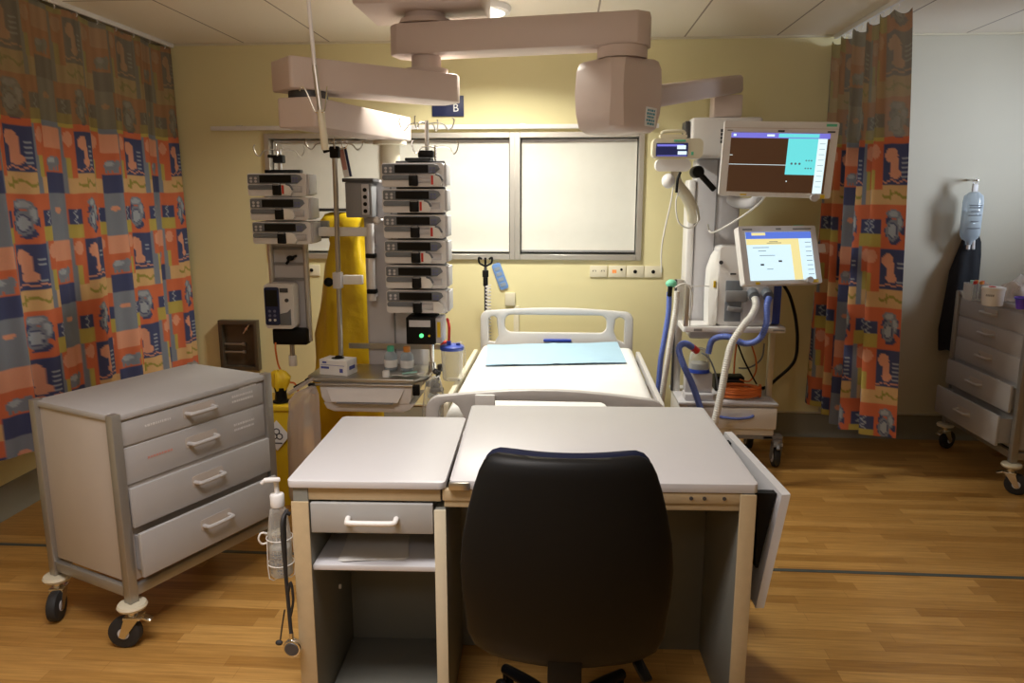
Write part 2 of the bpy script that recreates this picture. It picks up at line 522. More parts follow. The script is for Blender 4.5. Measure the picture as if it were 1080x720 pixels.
# windows with their blinds
PANELS = [(-2.13, -1.243), (-1.243, -0.357), (-0.357, 0.53)]
for i, (a, c) in enumerate(PANELS):
    fr = MB()
    fw = 0.036
    # the stiles butt together between neighbouring windows
    for (x0, x1, z0, z1) in ((a, a + fw, WZ0, WZ1), (c - fw, c, WZ0, WZ1),
                             (a + .0365, c - .0365, WZ0, WZ0 + .038), (a + .0365, c - .0365, WZ1 - .036, WZ1)):
        fr.box(x0, x1, D - 0.022, D + 0.11, z0, z1, 0.002, 1)
    wo = struct(fr.build('window_%d' % (i + 1), 'aluminium'))
    MB().box(a + .02, c - .02, D + .09, D + .096, WZ0 + .04, WZ1 - .038).build('window_pane', 'glass', wo)
    MB().box(a + .018, c - .018, D + .12, D + .145, WZ0 + .03, WZ1 - .03).build('night_shutter', 'dark_gap', wo)
    L_ = ['cream roller blind pulled down in the window behind the short pump rack',
          'cream roller blind pulled down in the middle window behind the tall pump rack',
          'cream roller blind pulled down in the window above the row of wall sockets'][i]
    t = thing('roller_blind', L_, 'blind', ((a + c) / 2, D + .04, WZ0 + .06), group='roller blinds in the window band')
    x0, x1 = a + .044, c - .044
    sheet = []
    for k in range(17):
        z = WZ0 + .066 + (WZ1 - .062 - WZ0 - .066) * k / 16
        sheet.append([(x0, D + .035 + .002 * math.sin(k), z), (x1, D + .035 + .002 * math.sin(k + 1), z), (x1, D + .037, z), (x0, D + .037, z)])
    MB().loft(sheet).build('blind_sheet', 'blind', t)
    MB().box(x0, x1, D + .028, D + .044, WZ0 + .052, WZ0 + .066, .003).build('bottom_bar', 'mid_grey' if i == 2 else 'blind', t)
    MB().cyl((x0, D + .06, WZ1 - .055), (x1, D + .06, WZ1 - .055), .014).build('roller', 'white_plastic', t)

# printed curtains --------------------------------------------------
C_OR, C_SAL, C_GB, C_NAVY, C_MUS, C_TAN = ((0.66, 0.175, 0.085), (0.76, 0.36, 0.24), (0.235, 0.265, 0.33), (0.072, 0.085, 0.19),
                                           (0.52, 0.42, 0.11), (0.70, 0.45, 0.22))
C_PALE = (0.40, 0.45, 0.52)
def ell(u, v, cx, cy, rx, ry): return ((u - cx) / rx) ** 2 + ((v - cy) / ry) ** 2
def motif_round(u, v, w, h):
    d = ell(u, v, w * .5, h * .52, w * .40, h * .40)
    e = ell(u, v, w * .43, h * .57, w * .24, h * .25)
    e2 = ell(u, v, w * .66, h * .40, w * .13, h * .2)
    e3 = ell(u, v, w * .45, h * .20, w * .26, h * .10)
    if e < .35: return C_PALE
    if e < .5: return C_NAVY
    if e < 1: return C_GB
    if e2 < 1 or e3 < 1: return C_PALE if min(e2, e3) < .45 else C_GB
    if d < .85 and math.sin(5 * math.atan2(v - h * .52, u - w * .5) + .6) > -.5: return C_NAVY
    return C_OR
def motif_boot(u, v, w, h):
    if ell(u, v, w * .30, h * .28, w * .22, h * .17) < 1: return C_SAL
    if ell(u, v, w * .42, h * .52, w * .13, h * .3) < 1 or ell(u, v, w * .45, h * .72, w * .2, h * .12) < 1: return C_SAL
    if u > w * .66 and u < w * .9:
        k = (v / h * 9) % 1
        if k < .28 and h * .3 < v < h * .85: return C_PALE
    if abs(v - h * .9 - .006 * math.sin(u * 90)) < h * .018: return C_SAL
    return C_NAVY
def motif_elephant(u, v, w, h):
    if ell(u, v, w * .45, h * .58, w * .33, h * .24) < 1: return C_PALE if ell(u, v, w * .4, h * .5, w * .2, h * .12) < 1 else C_GB
    if ell(u, v, w * .76, h * .5, w * .15, h * .2) < 1: return C_GB
    for lx in (.25, .42, .6, .75):
        if abs(u - w * lx) < w * .06 and h * .6 < v < h * .92: return C_GB
    return C_OR
def pattern(u, v):
    v = v % 0.60; u = u % 0.515
    if u < .16:
        w = .16
        if v < .255: return motif_round(u, v, w, .255)
        if v < .49: return motif_boot(u, v - .255, w, .235)
        q = v - .49
        if abs(q - .055 - .014 * math.sin(u * 60)) < .008 or (abs(u - .05) < .006 and abs(q - .055) < .03): return (0.33, 0.30, 0.07)
        return C_TAN
    if .27 <= u < .405:
        q = u - .27; w = .135
        if v < .25:
            if ell(q, v, w * .5, .09, .026, .016) < 1: return C_SAL
            return C_GB
        if v < .36: return C_SAL
        if v < .49: return motif_elephant(q, v - .36, w, .13)
        return C_NAVY
    q = u - (.16 if u < .27 else .405); w = .11
    if v < .085: return C_OR
    if v < .165:
        if abs(q - w * .5 - .014 * (abs(((v - .085) * 50) % 2 - 1) * 2 - 1)) < .006: return C_PALE
        return C_NAVY if q > .012 else C_OR
    if v < .245: return C_MUS
    if v < .40:
        if ell(q, v, w * .52, .30, .035, .04) < 1: return C_SAL
        return C_OR if q > w * .2 else C_GB
    if v < .51:
        if q < w * .28: return C_GB
        return C_MUS if q < w * .58 else C_OR
    if q < w * .3: return C_GB
    return C_TAN
NET = (0.26, 0.22, 0.12)
def cloth(name, surf, U, V, z_net, m_main, parent, u0=0.0, v0=0.0, step=0.0085, length=2.0, height=2.3, seedv=0):
    """surf(s, t) -> point; s along the track, t from top to hem; returns main cloth and net header as two parts"""
    nu, nv = int(length / step), int(height / step)
    grid = [[Vector(surf(i / nu, j / nv)) for i in range(nu + 1)] for j in range(nv + 1)]
    jn = next(j for j in range(nv + 1) if grid[j][0].z < z_net)
    objs = []
    for nm, j0, j1, net in (('mesh_header', 0, jn, True), (name, jn, nv, False)):
        vs = [p for j in range(j0, j1 + 1) for p in grid[j]]
        fs = [((j - j0) * (nu + 1) + i, (j - j0) * (nu + 1) + i + 1, (j - j0 + 1) * (nu + 1) + i + 1, (j - j0 + 1) * (nu + 1) + i)
              for j in range(j0, j1) for i in range(nu)]
        me = bpy.data.meshes.new(nm)
        Wi = WORLD[parent].inverted()
        me.from_pydata([Wi @ v for v in vs], [], fs)
        at = me.attributes.new('print', 'FLOAT_COLOR', 'POINT')
        buf = []
        for j in range(j0, j1 + 1):
            for i in range(nu + 1):
                c = pattern(u0 + i * step, v0 + (j - jn) * step + 3.0)
                if net:
                    k = .06 * math.sin((u0 + i * step) * 95) + .05 * math.sin((u0 + i * step) * 41)
                    c = tuple((0.30 * a + 0.70 * n) * (1 + k) for a, n in zip(c, NET))
                buf += [c[0], c[1], c[2], 1.0]
        at.data.foreach_set('color', buf)
        me.materials.append(M['curtain_net'] if net else M[m_main])
        me.shade_smooth()
        o = bpy.data.objects.new(nm, me); col.objects.link(o); o.parent = parent; WORLD[o] = WORLD[parent]
        objs.append(o)
    return objs

def track(x, y0, y1, name, label):
    t = thing(name, label, 'curtain track', (x, y1, CEIL - .03))
    MB().box(x - .012, x + .012, y0, y1, CEIL - .028, CEIL - .001, .003).build('rail', 'white_plastic', t)
    return t
LX = -2.74
tl = track(LX, 2.4, D - .02, 'curtain_track', 'pale ceiling track carrying the long spread-out patterned curtain')
t = thing('hospital_curtain', 'long patterned curtain spread out flat behind the grey drawer trolley', 'curtain', (LX, 4.2, .4))
def surf_l(s, tt):
    y = 2.75 + (D - .03 - 2.75) * s
    ph = s * 2 * PI * 7.5
    amp = 0.035 + 0.012 * math.sin(s * 23)
    x = LX - .012 + amp * (0.35 + 0.75 * tt) * math.sin(ph + .5 * math.sin(ph * .37)) + .012 * math.sin(3.1 * ph) * tt
    hem = 0.40 + 0.04 * s
    return (x, y + .012 * math.cos(ph * 1.3) * tt, (CEIL - .045) + (hem - (CEIL - .045)) * tt + .012 * abs(math.sin(ph * .5)) * (1 - tt))
cloth('curtain_cloth', surf_l, 0, 0, 2.09, 'curtain', t, u0=0.1, v0=.22, length=2.62, height=2.28)
for k in range(14):
    y = 2.8 + k * .19
    MB().tube(smooth_path([(LX, y, CEIL - .03), (LX + .006, y, CEIL - .04), (LX, y, CEIL - .052)], 4), .003, 6).build('hook', 'white_plastic', t)

RXT = 1.745
tr_ = track(RXT, 2.4, D - .02, 'curtain_track', 'pale ceiling track carrying the bunched patterned curtain')
t = thing('hospital_curtain', 'patterned curtain drawn back and bunched beside the two monitors', 'curtain', (RXT, 4.8, .25))
HEM = smooth_path([(1.73, 5.3995, 0), (1.735, 5.27, 0), (1.83, 5.18, 0), (1.73, 5.06, 0), (1.865, 5.01, 0), (1.73, 4.91, 0), (1.89, 4.85, 0), (1.75, 4.77, 0), (1.935, 4.70, 0), (1.82, 4.63, 0), (1.93, 4.585, 0), (2.025, 4.56, 0)], 14)
TOP = smooth_path([(1.74, 5.3995, 0), (1.71, 5.33, 0), (1.765, 5.25, 0), (1.71, 5.15, 0), (1.77, 5.05, 0), (1.71, 4.95, 0), (1.775, 4.86, 0), (1.71, 4.76, 0), (1.775, 4.66, 0), (1.705, 4.55, 0), (1.745, 4.48, 0), (1.805, 4.40, 0)], 14)
def arc_table(P):
    a = [0.0]
    for p, q in zip(P, P[1:]): a.append(a[-1] + (q - p).length)
    return a
HEM_A = arc_table(HEM)
def surf_r(s, tt):
    L_ = s * HEM_A[-1]
    k = 0
    while k < len(HEM_A) - 2 and HEM_A[k + 1] < L_: k += 1
    f = (L_ - HEM_A[k]) / max(1e-6, HEM_A[k + 1] - HEM_A[k])
    h = HEM[k].lerp(HEM[k + 1], f); tp = TOP[k].lerp(TOP[k + 1], f)
    a = tt ** 0.85
    p = tp.lerp(h, a)
    sag = .03 * abs(math.sin(k / 14 * PI)) * (1 - tt) ** 6
    x = p.x + .006 * math.sin(40 * s + 3 * tt); y = p.y + .006 * min(1, s * 10) * math.sin(31 * s - 4 * tt)
    return (x, y, (CEIL - .05 - sag) + (.25 + .012 * math.sin(9 * s) - (CEIL - .05)) * tt)
cloth('curtain_cloth', surf_r, 0, 0, 2.03, 'curtain', t, u0=.16 - HEM_A[-1] + 5.15 - .01, v0=.22, length=HEM_A[-1], height=2.45)
for k in range(9):
    y = 4.42 + k * .1
    MB().tube(smooth_path([(RXT, y, CEIL - .03), (RXT + .006, y, CEIL - .04), (RXT, y, CEIL - .06)], 4), .003, 6).build('hook', 'white_plastic', t)

# ================================================================== WALL FITTINGS
t = thing('equipment_rail', 'slim white rail running along the wall above the windows', 'rail', (-0.9, D, 2.15))
MB().box(-2.50, 0.62, D - .045, D - .032, 2.150, 2.180, .003).build('rail_bar', 'white_plastic', t)
for x in (-2.3, -1.55, -.3, .5):
    MB().box(x - .02, x + .02, D - .031, D - .001, 2.155, 2.186, .003).build('bracket', 'aluminium', t)

t = thing('bay_sign', 'small navy sign with a white letter B high on the wall', 'sign', (-.82, D, 2.24))
MB().box(-.93, -.71, D - .012, D - .001, 2.238, 2.375, .002).build('board', 'navy', t)
MB().text('B', .075, TR(-.765, D - .0125, 2.292) @ RX(PI / 2)).build('letter', 'label_white', t)

def outlet(x, z, label, kind, mate='ivory', wid=.122, hei=.082, group=None):
    t = thing('wall_socket', label, 'wall socket', (x, D, z), group=group)
    MB().box(x - wid / 2, x + wid / 2, D - .012, D - .001, z - hei / 2, z + hei / 2, .004).build('face_plate', mate, t)
    if kind == 'power':
        for s in (-1, 1):
            p = MB()
            for dx, a in ((-.009, .5), (.009, -.5)):
                p.at(TR(x + s * .03 + dx, D - .0125, z + .004) @ RY(a)).box(-.002, .002, -.001, .001, -.007, .007)
            p.build('pin_slots', 'print_dark', t)
    elif kind == 'light':
        MB().box(x - .035, x - .005, D - .014, D - .012, z - .012, z + .012, .002).build('indicator', 'led_orange', t)
        MB().cyl((x + .03, D - .015, z + .014), (x + .03, D - .012, z + .014), .009).build('jack', 'black', t)
    else:
        MB().cyl((x, D - .016, z), (x, D - .012, z), .013).build('jack', 'black', t)
    return t
G = 'wall sockets in the row under the window'
outlet(.237, 1.176, 'ivory double power socket, first of the wall row next to the bed', 'power', group=G)
outlet(.367, 1.176, 'ivory wall plate with an orange indicator light', 'light', group=G)
outlet(.493, 1.176, 'ivory wall plate with one black jack, third in the row above the bed', 'jack', group=G)
outlet(.619, 1.176, 'ivory wall plate with one black jack, at the ventilator end of the row', 'jack', group=G)
outlet(-1.835, 1.17, 'ivory socket plate on the wall behind the short pump rack', 'jack')
t = thing('cable_channel', 'narrow yellow cable channel with a small box behind the headboard', 'cable channel', (-.385, D, .7))
MB().box(-.427, -.352, D - .03, D - .001, .925, 1.02, .006).build('junction_box', 'cream_plastic', t)
MB().box(-.365, -.325, D - .02, D - .001, .178, .924, .003).build('duct', 'cream_plastic', t)

t = thing('blue_tag', 'tilted blue plastic tag fixed to the wall above the headboard', 'tag', (-.46, D, 1.03))
MB().at(TR(-.462, D - .008, 1.135) @ RY(math.radians(-20))).plate(rrect(-.033, .033, -.098, .098, .02), [], -.003, .003, 'y', .001).build('tag_plate', 'tag_blue', t)
q = MB().at(TR(-.462, D - .0125, 1.135) @ RY(math.radians(-20)))
for k in range(4): q.plate(rrect(-.02, .02, -.075 + k * .04, -.05 + k * .04, .006), [], -.001, .001, 'y')
q.build('windows_print', 'clear_blue', t)

t = thing('gas_outlet_box', 'square steel box on the wall with pipe fittings inside', 'wall box', (-2.42, D, .42))
X0, X1, Z0, Z1 = -2.545, -2.255, .425, .80
MB().plate([(X0, Z0), (X1, Z0), (X1, Z1), (X0, Z1)], [[(X0 + .025, Z0 + .03), (X1 - .025, Z0 + .03), (X1 - .025, Z1 - .03), (X0 + .025, Z1 - .03)]],
           D - .06, D - .001, 'y', .002).build('steel_surround', 'bronze', t)
MB().box(X0 + .02, X1 - .02, D - .01, D - .002, Z0 + .025, Z1 - .025).build('back_plate', 'bronze', t)
for zz in (.56, .62):
    q = MB().cyl((X0 + .03, D - .032, zz), (X1 - .12, D - .032, zz), .008).cyl((X1 - .125, D - .032, zz), (X1 - .105, D - .032, zz), .013)
    q.build('pipe', 'steel', t)
MB().bar((X1 - .11, D - .035, .70), (X1 - .06, D - .035, .77), .02, .012, .004).cyl((X1 - .085, D - .04, .735), (X1 - .085, D - .012, .735), .012).build('tap', 'chrome', t)

# ceiling lamp over the bed
LAMP = (-.50, 4.48)
t = thing('ceiling_light', 'round glowing ceiling lamp above the bed', 'ceiling light', (LAMP[0], LAMP[1], CEIL))
MB().lathe([(.18, 0), (.182, -.012), (.176, -.03), (.155, -.034)], (LAMP[0], LAMP[1], CEIL - .001)).build('rim', 'pure_white', t)
MB().lathe([(.153, -.032), (.13, -.042), (.08, -.05), (.01, -.053)], (LAMP[0], LAMP[1], CEIL - .001)).build('diffuser', 'lamp_face', t)

# ================================================================== CEILING PENDANT
pd = thing('equipment_pendant', 'large beige ceiling pendant with jointed arms and two equipment columns', 'ceiling pendant', (-.72, 4.02, CEIL))
MB().box(-1.03, -.415, 3.79, 4.285, 2.60, CEIL - .001, .012).build('mounting_box', 'pendant', pd)
HX, HY = -.72, 4.03
MB().lathe([(.10, 2.62), (.10, 2.578), (.125, 2.572), (.135, 2.552), (.135, 2.548)], (HX, HY, 0)).build('hub', 'pendant', pd)
def beam(name, p0, p1, w, z0, z1, ext0, ext1, chamf=.05, c1=None):
    c1 = chamf if c1 is None else c1
    p0, p1 = Vector((p0[0], p0[1])), Vector((p1[0], p1[1]))
    d = (p1 - p0).normalized(); n = Vector((-d.y, d.x))
    a, c = p0 - d * ext0, p1 + d * ext1
    h = w / 2
    poly = [a + n * (h - chamf), a + d * chamf + n * h, c - d * c1 + n * h, c + n * (h - c1), c - n * (h - c1), c - d * c1 - n * h, a + d * chamf - n * h, a - n * (h - chamf)]
    bb = MB().prism([(p.x, p.y) for p in poly], z0, z1, 'z', .007)
    return bb.build(name, 'pendant', pd)
beam('arm', (HX, HY), (.27, 3.86), .21, 2.398, 2.545, .17, .12)
MB().lathe([(.105, 2.312), (.11, 2.33), (.11, 2.335), (.075, 2.34), (.075, 2.397)], (HX, HY, 0), seg=28).build('joint', 'pendant', pd)
BLx, BLy = -1.20, 3.60
beam('arm', (HX, HY), (BLx, BLy), .23, 2.175, 2.311, .16, .13, .05, .012)
MB().cyl((BLx, BLy, 2.142), (BLx, BLy, 2.174), .09, .09, 28).build('joint', 'dark_grey', pd)
CX, CY = -1.005, 4.40
beam('arm', (BLx, BLy), (CX, CY), .20, 2.01, 2.141, .11, .10, .012, .03)
MB().lathe([(.055, 1.79), (.055, 1.985), (.095, 1.988), (.095, 2.009)], (CX, CY, 0)).build('drop_tube', 'cream_plastic', pd)
scol = MB().box(-1.145, -.82, 4.28, 4.50, .60, 1.79, .02, 3).build('service_column', 'column_grey', pd)
MB().box(-.985, -.975, 4.274, 4.279, .64, 1.76).build('seam', 'mid_grey', scol)
sb = MB().box(-1.208, -1.06, 4.16, 4.275, 1.585, 1.775, .006).build('socket_box', 'mid_grey', pd)
MB().box(-1.218, -1.045, 4.145, 4.277, 1.776, 1.796, .003).build('lid', 'dark_grey', sb)
MB().box(-1.115, -1.075, 4.152, 4.1595, 1.60, 1.765, .003).build('socket_strip', 'column_grey', sb)
for k in range(4): MB().cyl((-1.095, 4.147, 1.62 + k * .038), (-1.095, 4.1515, 1.62 + k * .038), .011).build('socket_hole', 'black', sb)
MB().sph((-1.02, 4.10, 1.57), .022).cyl((-1.02, 4.10, 1.57), (-1.02, 4.279, 1.57), .008).build('knob', 'white_plastic', pd)
# side rail posts with clamps on the column
q = MB().cyl((-1.085, 4.20, 1.12), (-1.085, 4.20, 1.55), .020).bar((-1.085, 4.20, 1.15), (-1.085, 4.30, 1.15), .02, .03).bar((-1.085, 4.20, 1.42), (-1.085, 4.30, 1.42), .02, .03)
q.build('side_post', 'white_plastic', pd)
for z in (1.36, 1.16): MB().box(-1.112, -1.058, 4.173, 4.227, z, z + .026, .006).build('post_collar', 'black', pd)
# big swivel housing at the other end
HQ = (.26, 3.86)
MB().cyl((HQ[0], HQ[1], 2.345), (HQ[0], HQ[1], 2.397), .12, .12, 28).build('joint', 'pendant', pd)
def oct_ring(cx, cy, hx, hy, ang, z, c=.07):
    P = [(-hx + c, -hy), (hx - c, -hy), (hx, -hy + c), (hx, hy - c), (hx - c, hy), (-hx + c, hy), (-hx, hy - c), (-hx, -hy + c)]
    return [(cx + x * math.cos(ang) - y * math.sin(ang), cy + x * math.sin(ang) + y * math.cos(ang), z) for x, y in P]
A_ = math.radians(38)
rings = []
for z, g, c in ((2.01, .84, .06), (2.03, .93, .05), (2.10, .985, .045), (2.20, 1.0, .04), (2.30, .985, .045), (2.335, .94, .05), (2.344, .88, .06)):
    rings.append(oct_ring(.25, 3.93, .165 * g, .175 * g, A_, z, c))
hs = MB().loft(rings).build('swivel_housing', 'pendant', pd)
EX, EY = .98, 4.92
a0, a1 = Vector((.36, 4.03)), Vector((EX, EY))
MB().bar((.40, 4.03, 2.19), (EX, EY, 2.365), .15, .105, .02, 3, .06).build('arm', 'pendant', pd)
MB().box(EX - .095, EX + .075, EY - .075, EY + .07, 2.17, 2.30, .008).build('joint', 'pendant', pd)
MB().box(.755, 1.18, 4.83, 5.09, 1.93, 2.169, .02, 3).build('column_head', 'white_plastic', pd)
c2 = MB().box(.82, 1.10, 4.96, 5.14, .78, 1.929, .015, 3).build('service_column', 'column_grey', pd)
MB().box(.775, .819, 4.952, 5.14, .92, 1.80, .01).build('side_panel', 'white_plastic', c2)
MB().box(.945, .952, 4.955, 4.959, .9, 1.92).build('seam', 'mid_grey', c2)
MB().box(.722, .750, 4.86, 5.0, 1.96, 2.15, .006).build('side_vent', 'dark_grey', pd)
q = MB()
for dx, n in ((0, 4), (.045, 3)):
    for k in range(n): q.box(.93 + dx, .95 + dx, 4.8275, 4.8295, 2.015 + k * .022, 2.032 + k * .022)
q.build('head_lettering', 'print_dark', pd)
MB().cyl((1.035, 4.826, 2.05), (1.035, 4.8295, 2.05), .03).build('head_sticker', 'yellow_plastic', pd)
# black swivel lever under the head
MB().cyl((.80, 4.78, 1.845), (.80, 4.90, 1.845), .037, b=.008).bar((.80, 4.80, 1.845), (.905, 4.80, 1.735), .028, .034, .008).build('lever', 'black', pd)
# sticker on the swivel housing
n_ = Vector((math.sin(A_), -math.cos(A_), 0))
face = Vector((.25, 3.93, 2.075)) + n_ * .1735 + Vector((math.cos(A_), math.sin(A_), 0)) * .055
fr_ = TR(*face) @ RZ(A_) @ RY(.08)
MB().at(fr_).box(-.036, .036, -.004, -.001, -.045, .045, .001, 1).build('notice_sticker', 'label_white', hs)
q = MB().at(fr_)
for k, wd in enumerate((.05, .056, .05, .058, .044)):
    z = .03 - k * .0155
    xs = -wd / 2
    while xs < wd / 2 - .004:
        l = random.uniform(.006, .016); q.box(xs, min(wd / 2, xs + l), -.0052, -.0038, z - .005, z + .005); xs += l + .004
q.build('sticker_print', 'print_cyan', hs)

# hanging infusion hook rod from the ceiling
def hook_cross(mb, c, span, rise, r=.0035, n=2, ang=0.0):
    """n arms each side of a bracket, ending in curled hooks"""
    for k in range(n):
        a = ang + PI * k / max(1, n)
        for s in (-1, 1):
            dx, dy = math.cos(a) * s, math.sin(a) * s
            P = [(0, 0), (.35, .004), (.62, -.004), (.78, -.02 - rise * .4), (.93, -.012 - rise * .2), (1.0, rise * .55), (.93, rise)]
            mb.tube(smooth_path([(c[0] + dx * span * u, c[1] + dy * span * u, c[2] + v) for u, v in P], 5), r, 7)
    return mb
# ================================================================== SYRINGE PUMPS
def make_pump(loc, label, group):
    """origin at the middle of the back bottom edge; front faces -y"""
    t = thing('syringe_pump', label, 'syringe pump', loc, 0, group)
    W, H, DP = .338, .129, .16
    x0, x1 = -W / 2, W / 2
    body = MB().plate(rrect(x0, x1 - .006, .004, H - .002, .016), [], -DP + .012, -.002, 'y', .006)
    body.build('body', 'white_plastic', t, True)
    MB().plate(rrect(x1 - .0055, x1 + .006, .012, H - .006, .005), [], -DP + .02, -.004, 'y', .002).build('end_cap', 'column_grey', t, True)
    # display bezel: long lens shape with a pointed end
    pz0, pz1 = H * .55, H * .94
    pm = (pz0 + pz1) / 2
    MB().prism([(x0 + .006, pz0 + .004), (x0 + .012, pz0), (x1 - .055, pz0), (x1 - .025, pm), (x1 - .035, pz1 - .006), (x1 - .06, pz1), (x0 + .012, pz1), (x0 + .006, pz1 - .004)],
               -DP + .002, -DP + .0115, 'y', .002).build('display_bezel', 'slate_grey', t, True)
    MB().box(x0 + .074, x0 + .252, -DP - .0005, -DP + .0018, pz0 + .005, pz1 - .005).build('screen', 'black_gloss', t, True)
    kp = MB()
    for i in range(2):
        for j in range(2): kp.cyl((x0 + .026 + i * .026, -DP + .0018, pz0 + .012 + j * .017), (x0 + .026 + i * .026, -DP - .001, pz0 + .012 + j * .017), .0072, seg=12)
    kp.build('start_stop_keys', 'column_grey', t, True)
    kp = MB()
    for i in range(2):
        for j in range(2): kp.plate(rrect(x0 + .258 + i * .018, x0 + .272 + i * .018, pz0 + .006 + j * .016, pz0 + .018 + j * .016, .003), [], -DP + .0018, -DP - .0008, 'y')
    kp.build('arrow_keys', 'key_blue', t, True)
    # lower half: syringe channel, clamp, plunger holder
    MB().plate(rrect(x0 + .006, x0 + .158, H * .30, H * .50, .01), [], -DP + .002, -DP + .0115, 'y', .002).build('syringe_label', 'slate_grey', t, True)
    MB().cyl((x0 + .165, -DP + .010, H * .32), (x1 - .03, -DP + .010, H * .32), .018, seg=18).build('plunger_rail', 'column_grey', t, True)
    cl = MB().box(x0 + .150, x0 + .198, -DP - .022, -DP + .006, H * .06, H * .50, .006).build('barrel_clamp', 'black', t, True)
    MB().box(x0 + .155, x0 + .193, -DP - .024, -DP - .004, H * .47, H * .56, .004).build('clamp_lever', 'mid_grey', cl, True)
    return t
def pump_extras(t, shift, red, dark_grip=True):
    W, H, DP = .338, .129, .16
    x0 = -W / 2
    ph = MB().plate([(x0 + shift, H * .06), (x0 + shift + .05, H * .06), (x0 + shift + .062, H * .2), (x0 + shift + .05, H * .45), (x0 + shift + .03, H * .54), (x0 + shift, H * .54)],
                    [], -DP - .018, -DP + .008, 'y', .004).build('plunger_holder', 'pure_white', t, True)
    if red: MB().box(x0 + shift + .004, x0 + shift + .016, -DP - .0195, -DP - .0182, H * .12, H * .48).build('red_mark', 'red', ph, True)
    if dark_grip:
        MB().tube(smooth_path([(x0 + shift + .028, -DP - .014, H * .52), (x0 + shift + .05, -DP - .016, H * .46), (x0 + shift + .064, -DP - .014, H * .28)], 5), .0055, 8).build('release_grip', 'slate_grey', ph, True)
ORD = ['topmost', 'second from the top', 'third from the top', 'third from the bottom', 'second from the bottom', 'lowest']
PX, PYF = -.80, 4.185          # tall rack: pump centre x, back plane
for i in range(6):
    z = 1.874 - .129 - i * .1345
    t = make_pump((PX - .004 + i * .0012, PYF, z), 'white syringe pump with black screen, %s of six on the tall rack' % ORD[i], 'syringe pumps on the tall rack')
    pump_extras(t, (.265, .20, .255, .20, .20, .26)[i], i < 4, i != 5)
ORD3 = ['topmost', 'middle one', 'lowest']
for i in range(3):
    z = 1.826 - .129 - i * .132
    t = make_pump((-1.59 + i * .006, 4.32, z), 'white syringe pump with black screen, %s of three on the short rack' % ORD3[i], 'syringe pumps on the short rack')
    pump_extras(t, .20, i == 0, i == 0)

# tall rack carrying six pumps
t = thing('pump_rack', 'tall pump rack with hooks on top and a black power base', 'pump rack', (-.78, 4.22, .74))
MB().box(-.93, -.66, 4.19, 4.222, 1.05, 1.89, .006).build('back_plate', 'dark_grey', t)
MB().box(-.87, -.70, 4.223, 4.276, 1.2, 1.7, .004).build('mounting_bracket', 'steel', t)
MB().cyl((-.757, 4.205, 1.89), (-.757, 4.205, 2.10), .0115).build('pole', 'steel', t)
q = MB(); hook_cross(q, (-.757, 4.205, 2.085), .15, .03, n=1); hook_cross(q, (-.757, 4.205, 2.085), .12, .03, n=1, ang=1.2); q.build('hook_cross', 'steel', t)
q = MB(); hook_cross(q, (-.71, 4.19, 1.96), .125, .035, n=1, ang=.15); q.cyl((-.71, 4.19, 1.89), (-.71, 4.19, 1.97), .006); q.build('hook_cross', 'chrome', t)
MB().box(-.805, -.72, 4.18, 4.225, 1.905, 1.945, .008).box(-.86, -.72, 4.1, 4.2, 1.884, 1.902, .005).build('pole_clamp', 'black', t)
pb = MB().box(-.86, -.70, 4.02, 4.18, .905, 1.055, .006).build('power_base', 'black', t)
MB().box(-.842, -.725, 4.013, 4.019, 1.003, 1.04, .002).build('label_plate', 'column_grey', pb)
MB().cyl((-.775, 4.013, .955), (-.775, 4.0195, .955), .011).build('green_lamp', 'led_green', pb)
MB().cyl((-.732, 4.013, .955), (-.732, 4.0195, .955), .006).build('small_lamp', 'yellow_plastic', pb)
MB().box(-.699, -.665, 4.03, 4.18, .91, 1.05, .004).build('side_cover', 'column_grey', pb)
MB().box(-.69, -.672, 4.026, 4.0295, .945, 1.03).build('yellow_sticker', 'yellow_plastic', pb)
MB().cyl((-.735, 4.10, .78), (-.735, 4.10, .904), .013).cyl((-.735, 4.10, .739), (-.735, 4.10, .79), .023, .02).build('foot_rod', 'chrome', t)

# short rack carrying three pumps and an infusion pump
t = thing('pump_rack', 'short aluminium ladder rack with pumps on top and a black base', 'pump rack', (-1.61, 4.36, .74))
for x in (-1.725, -1.515):
    MB().cyl((x, 4.36, .85), (x, 4.36, 1.80), .0165).build('side_rail', 'aluminium', t)
for z in (1.22, 1.31, 1.40): MB().bar((-1.725, 4.36, z), (-1.515, 4.36, z), .012, .016).build('rung', 'mid_grey', t)
MB().box(-1.71, -1.53, 4.366, 4.372, .88, 1.75).build('back_sheet', 'column_grey', t)
MB().sph((-1.60, 4.335, 1.345), (.022, .018, .016)).bar((-1.60, 4.335, 1.345), (-1.56, 4.335, 1.36), .012, .014, .003).bar((-1.60, 4.335, 1.345), (-1.625, 4.335, 1.31), .012, .014, .003).build('clamp_knob', 'black', t)
MB().box(-1.722, -1.515, 4.30, 4.38, .835, .93, .01).build('base', 'black', t)
MB().cyl((-1.62, 4.34, .745), (-1.62, 4.34, .834), .014).build('foot_rod', 'steel', t)
MB().cyl((-1.62, 4.34, .70), (-1.62, 4.34, .765), .024, .024, b=.006).build('foot_cap', 'label_white', t)
MB().cyl((-1.63, 4.34, 1.80), (-1.63, 4.34, 1.96), .011).build('pole', 'steel', t)
MB().box(-1.72, -1.51, 4.325, 4.375, 1.828, 1.848, .005).build('top_bar', 'black', t)
MB().box(-1.665, -1.605, 4.315, 4.365, 1.885, 1.93, .007).bar((-1.66, 4.34, 1.92), (-1.70, 4.34, 1.925), .016, .018, .004).build('pole_clamp', 'black', t)
q = MB(); hook_cross(q, (-1.63, 4.34, 1.955), .14, .03, n=2, ang=.25); q.build('hook_cross', 'steel', t)
